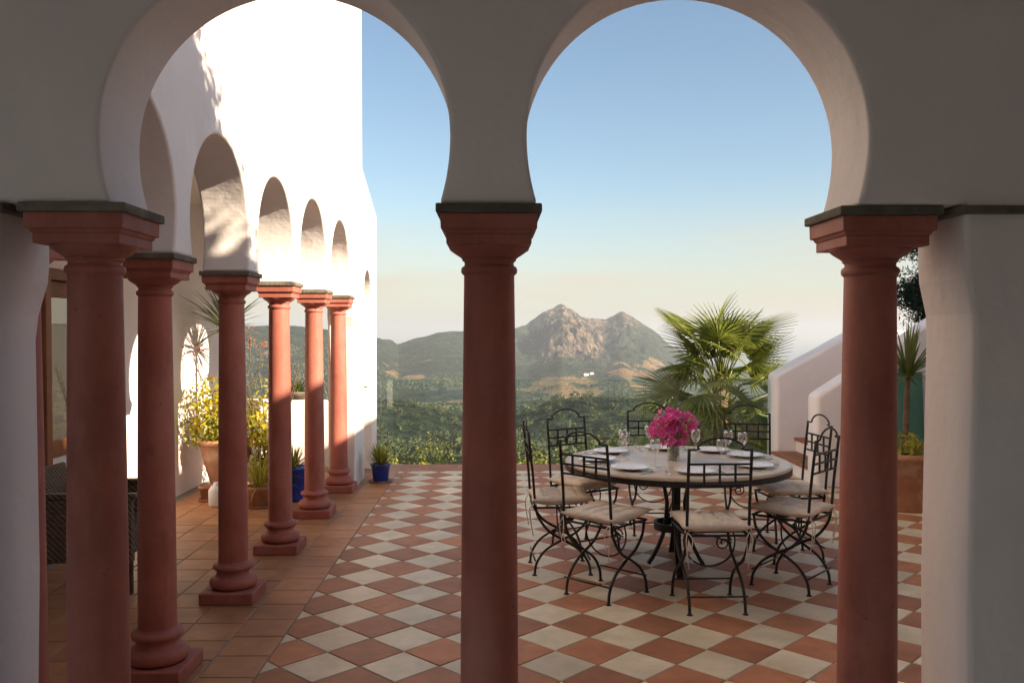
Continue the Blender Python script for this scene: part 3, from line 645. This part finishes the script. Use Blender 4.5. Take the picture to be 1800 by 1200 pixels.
# blue pot with succulent at the pier end
p = pot('plant_pot', 'blue glazed pot on a clay saucer at the foot of the end pier', (-1.268, 9.47, 0), [(a, z+.01) for a, z in blueprof], BLUE, 'pot', 'blue glazed pots', .135, (.095,.18))
sc = thing('succulent_plant', 'yellow green spiky succulent in the blue pot at the end pier', 'plant', (-1.268, 9.47, .185))
V, Fq = blades(170, .21, .016, .1, 1.35, .9, 4, .07); np_obj('leaves', V, Fq, SUCC, sc)
V, Fq = blades(40, .16, .012, 1.2, 1.9, 1.2, 4, .08); np_obj('dry_leaves', V, Fq, PALMDRY, sc)
p = pot('plant_pot', 'tall blue glazed pot in the gallery between two salmon columns', (-1.985, 8.45, 0), [(a*1.3, z*1.75) for a, z in blueprof], BLUE, 'pot', 'blue glazed pots', None, (.12,.31))
sc = thing('potted_shrub', 'small green bush in the tall blue gallery pot', 'plant', (-1.985, 8.45, .31))
V, Fq = blades(120, .22, .014, .1, 1.2, .8, 4, .06); np_obj('leaves', V, Fq, BUSHG, sc)
# urn with yellow shrub
up = [(0,0),(.13,0),(.14,.015),(.16,.10),(.205,.26),(.245,.42),(.262,.50),(.285,.505),(.295,.53),(.285,.555),(.255,.555),(.235,.50),(.12,.05),(0,.05)]
pot('urn', 'large terracotta urn holding the yellow leaved shrub', (-2.76, 8.88, 0), up, CLAY, 'urn', None, None, (.245,.50))
ys = shrub('yellow_shrub', 'yellow leaved shrub growing from the large terracotta urn', (-2.76, 8.88, .50), (.50,.44,1.02), 1500, .066, YELLOW, 'shrub', None, 8, 17)
V, Fq = leaf_cards(np.column_stack([rng.normal(0,.22,420), rng.normal(0,.2,420), rng.uniform(-.02,.28,420)]), .06); np_obj('lower_leaves', V, Fq, SUCC, ys)
rf_ = np.concatenate([rng.normal(c_, .045, (22,3)) for c_ in ((.27,-.1,1.10),(.22,-.15,1.0),(-.33,-.1,.95),(-.22,-.2,.98),(.37,-.05,1.02))]); V, Fq = leaf_cards(rf_, .028); np_obj('red_blossom', V, Fq, REDFL, ys)
sb = MB(); 
for c_ in ((.27,-.1,1.10),(-.30,-.1,.95),(.37,-.05,1.02)): sb.tube(bez([(c_[0]*.3,0,.4),(c_[0]*.9,-.05,.75),c_], 8), .006, 5)
sb.build('twigs', BARK, ys)
pot('plant_pot', 'small terracotta pot on a saucer in front of the urn', (-2.82, 8.47, 0), [(0,.01),(.058,.01),(.078,.12),(.086,.12),(.086,.145),(.076,.145),(.07,.12),(0,.11)], CLAY, 'pot', 'terracotta pots in the gallery', .10, (.07,.125))
wt = thing('watering_jug', 'pale plastic watering jug on the gallery tiles by the urn', 'jug', (-2.645, 8.20, 0))
MB().lathe([(0,0),(.068,0),(.075,.015),(.075,.15),(.05,.19),(.028,.20),(.028,.225),(.022,.225),(0,.20)], 24, caps=False).build('body', WHITEPL, wt)
MB().tube(bez([(.072,0,.05),(.125,0,.09),(.115,0,.18),(.045,0,.195)], 14), .010, 6).build('handle', WHITEPL, wt)
pot('plant_pot', 'terracotta pot of long grassy leaves on a saucer beside the third column', (-2.235, 8.17, 0), [(0,.012),(.095,.012),(.115,.16),(.128,.165),(.128,.20),(.115,.20),(.10,.165),(0,.16)], CLAY, 'pot', 'terracotta pots in the gallery', .15, (.108,.175))
gr = thing('grassy_plant', 'tufted plant with long arching leaves in the terracotta pot beside the third column', 'plant', (-2.235, 8.17, .175))
V, Fq = blades(110, .36, .012, .05, 1.0, 1.3, 5, .08); np_obj('leaves', V, Fq, BUSHG, gr)
V, Fq = blades(22, .42, .012, .6, 1.5, 1.6, 5, .08); np_obj('dry_leaves', V, Fq, SUCC, gr)
sh2 = shrub('potted_shrub', 'loose green shrub with thin reddish branches behind the grassy pot', (-2.33, 8.95, 0), (.33,.3,1.28), 900, .05, BUSHG, 'shrub', None, 9, 12)
sb = MB()
for k in range(9): 
    a = random.uniform(0,6.28); sb.tube(bez([(0,0,0),(.12*math.cos(a),.12*math.sin(a),.6),(.3*math.cos(a),.28*math.sin(a),random.uniform(1.1,1.45))], 8), .005, 5)
sb.build('branch', BARK, sh2)
def yucca(label, loc, trunk_h, L, n, lean=(0,0)):
    t_ = thing('yucca', label, 'yucca', loc)
    MB().tube(bez([(0,0,0),(lean[0]*.4,lean[1]*.4,trunk_h*.5),(lean[0],lean[1],trunk_h)], 10), [.034-.001*i for i in range(11)], 10).build('trunk', BARK, t_)
    V, Fq = blades(n, L, .032, .05, 1.9, .35, 4, .035); V = V+np.array([lean[0],lean[1],trunk_h]); np_obj('crown', V, Fq, YUCCA, t_); return t_
yucca('tall yucca with a spiky rosette rising behind the second gallery column', (-2.80, 9.05, 0), 1.66, .60, 90)
# planter with plants on the low wall
pot('bowl_planter', 'dark bowl planter standing on the low end wall', (-2.44, 10.66, .815), [(0,0),(.10,0),(.16,.07),(.165,.10),(.15,.10),(.09,.02),(0,.02)], SLATE, 'planter', None, None, (.15,.08))
sc = thing('low_plant', 'small dark plant in the bowl on the low end wall', 'plant', (-2.44, 10.66, .89))
V, Fq = blades(60, .14, .018, .2, 1.5, .8, 4, .08); np_obj('leaves', V, Fq, BUSHD, sc)
# planter by the stairs
pot('large_planter', 'large terracotta planter with the small yucca beside the stairs', (3.80, 7.95, 0), [(0,0),(.20,0),(.215,.02),(.255,.47),(.275,.475),(.275,.53),(.245,.53),(.235,.46),(0,.45)], CLAY, 'planter', None, None, (.24,.485))
yucca('small yucca with a thin trunk in the large planter by the stairs', (3.80, 7.95, .48), .74, .56, 85, (.02,0))
sc = shrub('low_plant', 'low leafy plant around the yucca trunk in the large planter', (3.78, 7.93, .485), (.26,.26,.30), 500, .05, BUSHG, 'plant', None, 4, 8)

for k, (x, y) in enumerate(((.74,5.15), (.93,5.05), (1.5,4.45))):
    V, Fq = leaf_cards([(0,0,0)], .03, .5); o = np_obj('fallen_leaf', V, Fq, PALMDRY); o.location = (x, y, .012)
    tag(o, ['tiny dry brown leaf on the tiles behind the chair nearest the center column', 'tiny dry brown leaf on the tiles between the two chairs facing away', 'tiny dry brown leaf on the open tiles in front of the chairs'][k], 'leaf', 'fallen leaves on the courtyard floor')

# ------------------------------------------------------------------ wicker armchair
wc = thing('wicker_armchair', 'dark woven wicker armchair by the door in the gallery', 'armchair', (-2.60, 5.72, 0), R(0))
for y in (-.30, .24): MB().box((-.30, y, .20), (.32, y+.06, .60)).build('arm_panel', WICKER, wc, bevel=0.012)
for y in (-.305, .235): MB().box((-.31, y, .6005), (.345, y+.075, .635)).build('arm_rest', WICKER, wc, bevel=0.01)
MB().box((-.28, -.24, .24), (.31, .24, .42)).build('seat', WICKER, wc, bevel=0.02)
MB().box((-.03, -.28, 0), (.03, .28, .36), Matrix.Translation((-.31, 0, .40)) @ Matrix.Rotation(R(-14), 4, 'Y')).build('backrest', WICKER, wc, bevel=0.015)
for x in (-.27, .29):
    for y in (-.27, .27): MB().box((x-.022, y-.022, 0), (x+.022, y+.022, .215)).build('leg', DARKWOOD, wc, bevel=0.004)

# ------------------------------------------------------------------ palm beyond the glass
pm_ = thing('fan_palm', 'bushy fan palm with sunlit leaves growing beyond the glass', 'palm tree', (3.22, 12.35, -1.9))
MB().tube([(0,0,0),(.03,0,1.2),(0,.02,2.9)], [.13,.12,.11], 14).build('trunk', BARK, pm_)
def fan_mesh(nb, L, spread, petiole, droop, fold, bend=.5):
    mb = MB()
    pp = [(0,0,0),(petiole*.5,0,.03),(petiole,0,0)]
    mb.tube(pp, [.016,.011,.008], 5)
    for k in range(nb):
        t = -1+2*k/(nb-1); a = t*spread; ll = L*(1-.28*abs(t)**2)*random.uniform(.93,1.04)
        cb, sb_ = math.cos(bend), math.sin(bend); d0 = Vector((math.cos(a)*cb, math.sin(a), -math.cos(a)*sb_)); s0 = Vector((-math.sin(a)*cb, math.cos(a), math.sin(a)*sb_)); base_ = Vector((petiole, 0, 0)); z = Vector((sb_,0,cb))
        w0 = 2*spread/(nb-1)*.47
        f0 = .03; vs = []
        for (f, wf) in ((f0,1.0),(.42,1.0),(.68,.52),(1.0,.05)):
            wd = w0*min(f,.5)*ll*wf+.002; zz = -droop*f*f*ll-.10*ll*abs(t)**2*f
            c_ = base_+d0*f*ll+z*zz; fo = fold*wd
            vs += [c_-s0*wd+z*fo, c_, c_+s0*wd+z*fo]
        for i in range(3):
            b_ = 3*i; mb.add(vs[b_:b_+6], ((0,1,4,3),(1,2,5,4)))
    return mb
fans = []; random.seed(21)
for q in range(6):
    me = fan_mesh(26, .70, R([96,84,104,90,110,80][q]), [.62,.80,.52,.72,.58,.86][q], [.06,.16,.30,.10,.22,.05][q], .6, [.35,.75,.15,.55,.95,.3][q]).mesh('leaf'); me.materials.append(PALM); fans.append(me)
me = fan_mesh(20, .5, R(90), .55, .6, .5).mesh('leaf'); me.materials.append(PALMDRY)
ga = .7
for k in range(118):
    f = k/117; ga += 2.39996
    el = R(86-140*f**.8+random.uniform(-10,10)); z_ = 2.90-2.05*f**1.2
    o = link(bpy.data.objects.new('leaf', fans[random.randrange(6)] if f < .93 and random.random() > .05 else me), pm_)
    d_ = Vector((math.cos(ga)*math.cos(el), math.sin(ga)*math.cos(el), math.sin(el)))
    side = d_.cross(Vector((0,0,1))).normalized() if abs(d_.z) < .98 else Vector((1,0,0)); upv = side.cross(d_)
    tw = random.uniform(-1.0,1.0); side2 = side*math.cos(tw)+upv*math.sin(tw)   # local X along the stalk, local Z the blade's face
    o.rotation_euler = Matrix((d_, -side2, d_.cross(-side2))).transposed().to_euler(); o.location = (d_.x*.1, d_.y*.1, z_); s_ = random.uniform(.78,1.06)*(1-.12*f); o.scale = (s_,)*3

# ------------------------------------------------------------------ garden shrubs beyond the terrace
sh = [(-2.2,13.2,1.82,.9,1),(-1.55,12.5,1.80,.7,0),(-.95,12.3,1.72,.62,0),(-.35,12.5,1.80,.7,0),(.25,12.5,1.86,.7,0),(.75,12.6,2.02,.72,0),(1.35,12.5,1.82,.7,0),(1.95,13.3,1.85,.9,0),(2.6,14.0,1.8,1.0,1),(3.9,14.4,2.1,1.1,1),(5.0,13.6,2.3,1.1,1),(-3.2,13.4,1.9,1.0,1),(3.3,13.2,1.9,.9,0),(.45,14.8,1.72,1.1,0),(-1.3,15.0,1.72,1.1,0)]
sl = ['dark green garden shrub beyond the glass', 'bright yellow green garden shrub beyond the glass']
where = ['next to the arcade wall end', 'behind the blue pot', 'just past the blue pot', 'short of the center column', 'behind the center column', 'past the center column', 'behind the chair next to the glass', 'past the diagonal glass side chair', 'at the palm foot on the valley side', 'behind the palm', 'behind the stair parapet', 'outside the low gallery end wall', 'under the palm leaves', 'in the back row by the center column', 'in the back row past the pier']
for k, (x, y, h_, r_, dk) in enumerate(sh):
    shrub('garden_shrub', sl[1-dk]+' '+where[k], (x, y, -1.9), (r_, r_*.9, h_*1.12), 4200, .075 if dk else .062, BUSHD if dk else BUSHG, 'shrub', 'shrubs along the terrace edge', 5, 14)
# pine behind the stairs
pt = thing('pine_tree', 'dark pine tree rising beyond the stair parapet', 'tree', (10.3, 18.5, -2.5))
MB().tube(bez([(0,0,0),(.1,0,2.5),(-.05,.1,6.6)], 12), [.24-.014*i for i in range(13)], 10).build('trunk', BARK, pt)
P = []; br = MB()
for k in range(46):
    a = random.uniform(0,6.28); z_ = random.uniform(4.0,7.2); L_ = random.uniform(.5,1.75)*(1.1-.45*abs(z_-5.2)/2)
    e = np.array([L_*math.cos(a), L_*math.sin(a), z_+random.uniform(-.2,.4)])
    br.tube([(0,0,z_-.4), tuple(e*np.array([.5,.5,1])), tuple(e)], [.05,.03,.012], 5)
    P.append(rng.normal(e, [.26,.26,.17], (900,3))); P.append(rng.normal(e*np.array([.6,.6,1]), [.25,.25,.15], (420,3)))
br.build('branch', BARK, pt); V, Fq = leaf_cards(np.concatenate(P), .12, .24); np_obj('crown', V, Fq, PINE, pt)
# climber on the parapet above the front arches: its leaves fray the shadow edge on the side wall
cl = thing('climbing_plant', 'leafy climber spilling over the parapet above the front arches', 'plant', (1.7, 2.62, 4.68))
P = np.column_stack([rng.uniform(-1.3,2.3,900), rng.normal(.05,.09,900), rng.normal(.04,.10,900)]); P[:,2] += .09*np.sin(P[:,0]*9)+.05*np.sin(P[:,0]*23+1)
V, Fq = leaf_cards(P, .10); np_obj('leaves', V, Fq, BUSHD, cl)

# ------------------------------------------------------------------ landscape
def vnoise(x, y, seed=0):
    xi = np.floor(x).astype(np.int64); yi = np.floor(y).astype(np.int64); xf = x-xi; yf = y-yi
    def h(a, b2):
        v = (a*374761393+b2*668265263+seed*1274126177) & 0xFFFFFFFF; v = ((v ^ (v >> 13))*1274126177) & 0xFFFFFFFF; return ((v ^ (v >> 16)) & 0xFFFF)/65535.0
    u = xf*xf*(3-2*xf); w_ = yf*yf*(3-2*yf)
    return (h(xi,yi)*(1-u)+h(xi+1,yi)*u)*(1-w_)+(h(xi,yi+1)*(1-u)+h(xi+1,yi+1)*u)*w_
def fbm(x, y, o=5, seed=0, ridged=False):
    s = 0; a = .5; f = 1
    for k in range(o):
        v = vnoise(x*f, y*f, seed+k); v = 1-np.abs(2*v-1) if ridged else v
        s = s+a*v; a *= .5; f *= 2.03
    return s/(1-.5**o)
SKY = np.array([(-1500,600),(-400,562),(0,566),(300,573),(440,575),(500,571),(560,576),(620,584),(660,592),(700,601),(735,591),(770,582),(815,580),(860,580),(905,573),(927,566),(942,556),(955,547),(972,537),(983,530),(988,529),(998,537),(1008,542),(1022,552),(1034,555),(1046,556),(1065,559),(1080,552),(1090,547),(1096,546),(1104,551),(1118,560),(1142,575),(1161,589),(1173,602),(1230,632),(1300,645),(1450,645),(1800,640),(3000,640)], float)
DST = np.array([(-1500,2200),(640,2600),(700,3300),(860,3500),(930,4300),(1170,4500),(1300,5200),(3000,5200)], float)
def height(az, r):
    px = 872+1520*np.tan(np.clip(az, -1.0, 1.0))
    px = np.where(np.abs(az) > 1.0, np.sign(az)*2400, px)
    ys = np.interp(px, SKY[:,0], SKY[:,1]); Dd = np.interp(px, DST[:,0], DST[:,1])
    X_, Y_ = r*np.sin(az), r*np.cos(az)
    zn = np.interp(r, [0,12,60,200,500,900], [-1.9,-1.9,-8,-29,-66,-100])
    ymid = 582-zn/np.maximum(r,1)*1520
    t = np.clip(np.log(np.maximum(r,1)/900)/np.log(Dd/900), 0, 1)
    g_ = np.interp(t, [0,.25,.5,.7,.84,.93,1.0], [0,.14,.33,.52,.70,.86,1.0])
    yv = 750; yy = yv+(ys-yv)*g_
    z = np.where(r < 900, zn, -(yy-582)/1520*r+(zn+100)*0)
    z = np.where(r < 900, z, z+np.where(r >= 900, (-100+ (yv-582)/1520*900)*np.clip(1-(r-900)/900,0,1), 0))
    zt = -(ys-582)/1520*Dd
    z = np.where(r > Dd, zt-(r-Dd)*.22-((r-Dd)/2500)**2*80, z)
    n1 = fbm(X_/420, Y_/420, 5, 3, True)-.5; n2 = fbm(X_/90, Y_/90, 4, 11)-.5; n3 = fbm(X_/150, Y_/150, 5, 23, True)-.5
    pk = np.exp(-((px-1030)/130)**2)
    fade = np.clip((r-60)/600, 0, 1); sk = np.clip(1-np.abs(r-Dd)/(Dd*.05), 0, 1)
    z = z+fade*(1-.75*sk)*(n1*46+n2*9*(1-.4*sk))+pk*fade*np.clip((r-2600)/900,0,1)*((n3-.38)*150+(fbm(X_/60, Y_/200, 4, 71, True)-.9)*55+(fbm(X_/22, Y_/60, 3, 87, True)-.8)*22)*(1-.85*sk)+sk*n2*10
    z = z+20*np.exp(-((r-760)/170)**2)*np.exp(-((px-1040)/130)**2)+14*np.exp(-((r-650)/200)**2)*np.exp(-((px-600)/160)**2)
    sm_ = lambda a, b2, v: np.clip((v-a)/(b2-a), 0, 1)**2*(3-2*np.clip((v-a)/(b2-a), 0, 1))
    jx = px+30*(fbm(X_/140, Y_/140, 3, 131)-.5)
    z = z+85*sm_(948,966,jx)*sm_(1082,1010,jx)*sm_(3230,3430,r+260*(fbm(X_/120, Y_/120, 3, 141)-.5))*(1-sm_(3650,4250,r))
    return np.maximum(z, -344), px
fr = np.radians(np.linspace(-36, 40, 860)); bk = np.radians(np.linspace(40, 324, 92))[1:]
azs = np.concatenate([fr, bk[:-1]]); rs = np.concatenate([[0.5,6,11], np.geomspace(14, 900, 140), np.linspace(909, 2500, 130), np.linspace(2512, 4800, 230), np.geomspace(4850, 9500, 30)])
A_, R_ = np.meshgrid(azs, rs); aw = (A_+math.pi) % (2*math.pi)-math.pi
Z_, PX = height(aw, R_)
XX = R_*np.sin(A_); YY = R_*np.cos(A_)
na, nr = len(azs), len(rs)
idx = np.arange(nr*na).reshape(nr, na)
Fq = np.stack([idx[:-1,:], np.roll(idx,-1,1)[:-1,:], np.roll(idx,-1,1)[1:,:], idx[1:,:]], -1).reshape(-1,4)
YIM = 582-(Z_-1.65)/np.maximum(R_,1)*1520
m, n, l, b = new_mat('hillside'); HILL = m
def attr(nm): a = n.new('ShaderNodeAttribute'); a.attribute_name = nm; return a.outputs['Fac']
gp = n.new('ShaderNodeNewGeometry')
def nz(scale, det=8): q = n.new('ShaderNodeTexNoise'); q.inputs['Scale'].default_value = scale; q.inputs['Detail'].default_value = det; q.inputs['Roughness'].default_value = .68; l.new(gp.outputs['Position'], q.inputs['Vector']); return q.outputs['Fac']
def ramp(v, stops):
    q = n.new('ShaderNodeValToRGB'); e = q.color_ramp.elements; e[0].position = stops[0][0]; e[0].color = rgb(stops[0][1]); e[1].position = stops[-1][0]; e[1].color = rgb(stops[-1][1])
    for p_, c_ in stops[1:-1]: x_ = e.new(p_); x_.color = rgb(c_)
    l.new(v, q.inputs[0]); return q.outputs[0]
def mix(f, a, b2): q = n.new('ShaderNodeMix'); q.data_type = 'RGBA'; l.new(f, q.inputs['Factor']); l.new(a, q.inputs['A']); l.new(b2, q.inputs['B']); return q.outputs['Result']
forest = ramp(nz(.02), [(.3,(.017,.031,.021)),(.48,(.034,.051,.032)),(.62,(.060,.074,.046)),(.76,(.12,.105,.068))])
mpz = n.new('ShaderNodeMapping'); mpz.inputs['Scale'].default_value = (1,1,.4); l.new(gp.outputs['Position'], mpz.inputs[0])
rn = n.new('ShaderNodeTexNoise'); rn.inputs['Scale'].default_value = .03; rn.inputs['Detail'].default_value = 9; rn.inputs['Roughness'].default_value = .75; l.new(mpz.outputs[0], rn.inputs['Vector'])
vo = n.new('ShaderNodeTexVoronoi'); vo.inputs['Scale'].default_value = .11; l.new(gp.outputs['Position'], vo.inputs['Vector'])
sep_ = n.new('ShaderNodeSeparateColor'); l.new(vo.outputs['Color'], sep_.inputs[0])
mv = n.new('ShaderNodeMapRange'); mv.inputs['To Min'].default_value = .48; mv.inputs['To Max'].default_value = 1.25; l.new(sep_.outputs[0], mv.inputs['Value'])
fm2 = n.new('ShaderNodeVectorMath'); fm2.operation = 'SCALE'; l.new(forest, fm2.inputs[0]); l.new(mv.outputs[0], fm2.inputs['Scale']); forest = fm2.outputs[0]
rock = ramp(rn.outputs['Fac'], [(.40,(.014,.019,.014)),(.46,(.055,.048,.038)),(.53,(.17,.125,.09)),(.64,(.31,.225,.15))])
field = ramp(nz(.01), [(.35,(.17,.11,.055)),(.65,(.28,.185,.095))])
c1 = mix(attr('field'), forest, field); c2 = mix(attr('rock'), c1, rock); l.new(c2, b.inputs['Base Color'])
b.inputs['Roughness'].default_value = 1.0; b.inputs['Specular IOR Level'].default_value = 0.05
bp = n.new('ShaderNodeBump'); bp.inputs['Strength'].default_value = 1.0; bp.inputs['Distance'].default_value = 22.0; l.new(nz(.05, 9), bp.inputs['Height'])
bp2 = n.new('ShaderNodeBump'); bp2.invert = True; bp2.inputs['Strength'].default_value = 1.0; bp2.inputs['Distance'].default_value = 5.0; l.new(vo.outputs['Distance'], bp2.inputs['Height']); l.new(bp.outputs[0], bp2.inputs['Normal'])
l.new(bp2.outputs[0], b.inputs['Normal'])
V = np.stack([XX, YY, Z_], -1).reshape(-1,3)
ter = np_obj('terrain', V, Fq, HILL, smooth=True); tag(ter, kind='structure')
def smooth(a, b2, x): t = np.clip((x-a)/(b2-a), 0, 1); return t*t*(3-2*t)
nA = fbm(XX/110, YY/110, 5, 41)
def field_mask(px, yim, x, y):
    q = np.exp(-((px-1015)/100)**2)*np.exp(-((yim-682)/26)**2)+np.exp(-((px-1125)/65)**2)*np.exp(-((yim-645)/16)**2)+.42*np.exp(-((px-760)/90)**2)*np.exp(-((yim-690)/45)**2)
    return smooth(.58,.62, q*.30+fbm(x/70, y/120, 4, 57)*.75)
# bare rock on the peak; dry fields on the slopes below it
pkm = 1.05*smooth(940,968,PX+.4*(YIM-560)*0)*smooth(1085,1035,PX)*smooth(650,612,YIM)+.62*np.exp(-((PX-1105)/60)**2)*smooth(605,570,YIM)
rockm = smooth(.52,.66, pkm*.58+nA*.46)*(R_ > 2500)
fieldm = field_mask(PX, YIM, XX, YY)*(R_ > 1000)
for nm, arr in (('rock', rockm), ('field', fieldm)):
    at_ = ter.data.attributes.new(nm, 'FLOAT', 'POINT'); at_.data.foreach_set('value', arr.astype(np.float32).ravel())
# woodland: tree crowns on the slopes, leafy clumps near, small rounded crowns far off
N_ = 4300; K_ = 60
ta = np.radians(rng.uniform(-31, 34, N_)); tr = rng.uniform(130**1.6, 950**1.6, N_)**(1/1.6); tz, tpx = height(ta, tr)
sz = (1.0+2.6*rng.random(N_)**2.2)*np.clip(tr/450, .8, 1.1)
ctr = np.stack([tr*np.sin(ta), tr*np.cos(ta), tz+sz*.6], -1)
dd = rng.normal(size=(N_, K_, 3)); dd /= np.linalg.norm(dd, axis=2)[:,:,None]
lump = 1+.35*np.sin(dd[:,:,0:1]*4+rng.uniform(0,6,(N_,1,1)))*np.sin(dd[:,:,2:3]*5+rng.uniform(0,6,(N_,1,1)))
pts = ctr[:,None,:]+dd*lump*sz[:,None,None]*(.55+.45*rng.random((N_,K_,1)))*np.array([1,1,.9])
Vt, Ft = leaf_cards(pts.reshape(-1,3), np.repeat(sz*.42, K_), .8, dd.reshape(-1,3)*1.2)
WOODS = leaf_mat('woodland', (.034,.052,.030), (.125,.135,.070), .03, .2, .9, .05)
wd = np_obj('woodland', Vt, Ft, WOODS); tag(wd, 'dense green woodland covering the near slopes below the terrace', 'woodland', kind='stuff')
ico = bmesh.new(); bmesh.ops.create_icosphere(ico, subdivisions=1, radius=1.0); iv = np.array([v.co[:] for v in ico.verts]); ifc = np.array([[v.index for v in f.verts] for f in ico.faces]); ico.free()
N_ = 22000
ta = np.radians(rng.uniform(-31, 34, N_)); tr = np.sqrt(rng.uniform(800**2, 2300**2, N_)); tz, tpx = height(ta, tr)
keep = (fbm(tr*np.sin(ta)/160, tr*np.cos(ta)/160, 3, 91) > .42) & (field_mask(tpx, 582-(tz-1.65)/tr*1520, tr*np.sin(ta), tr*np.cos(ta)) < .3)
ta, tr, tz = ta[keep], tr[keep], tz[keep]; N_ = len(ta)
sz = rng.uniform(1.2, 3.0, N_); ctr = np.stack([tr*np.sin(ta), tr*np.cos(ta), tz+sz*.35], -1)
Vt = ctr[:,None,:]+iv[None]*(1+.22*rng.normal(size=(N_, len(iv), 1)))*sz[:,None,None]*np.array([1,1,.9])
Ft = (np.arange(N_)*len(iv))[:,None,None]+ifc[None]
wd = np_obj('far_woodland', Vt.reshape(-1,3), Ft.reshape(-1,3), WOODS, smooth=True); tag(wd, 'scattered dark trees on the far valley slopes', 'woodland', kind='stuff')
# farmhouses
for k, (px_, y_, s_) in enumerate(((1030,656,6), (1040,655,4.5))):
    az_ = math.atan((px_-872)/1520); r_ = 2300
    rr_ = np.geomspace(1200, 4200, 400); hh, _ = height(np.full(400, az_), rr_); yi = 582-(hh-1.65)/rr_*1520; r_ = rr_[np.argmin(np.abs(yi-y_-3))]; hz = float(height(np.array([az_]), np.array([r_]))[0][0])
    fh = thing('farmhouse', ['long white farmhouse among the dry fields below the peak', 'square white farmhouse among the dry fields below the peak'][k], 'farmhouse', (r_*math.sin(az_), r_*math.cos(az_), hz), R(20), 'farmhouses in the valley')
    L_ = s_*1.2; MB().box((-L_,-s_*.5,-3),(L_,s_*.5,4.5)).build('wall', PLASTER, fh); MB().prism([(-s_*.56,4.5),(s_*.56,4.5),(0,6.2)], 'x', -L_*1.03, L_*1.03).build('roof', ROOFT, fh)
# sea
m, n, l, b = new_mat('sea_water'); b.inputs['Base Color'].default_value = (.02,.045,.07,1); b.inputs['Roughness'].default_value = .35
sea = MB().lathe([(0,-340),(9000,-340),(90000,-340)], 96, smooth=False, caps=False).build('sea', m); tag(sea, kind='structure')
# haze
m, n, l, b = new_mat('haze_air'); n.remove(b); pv = n.new('ShaderNodeVolumePrincipled'); pv.inputs['Color'].default_value = (.68,.72,.78,1); pv.inputs['Density'].default_value = 0.00010; pv.inputs['Anisotropy'].default_value = 0.1
l.new(pv.outputs[0], n['Material Output'].inputs['Volume'])
hz_ = MB().box((-95000,-95000,-346),(95000,95000,215)).build('haze', m); tag(hz_, 'pale even haze over the valley and sea', 'haze', kind='stuff')
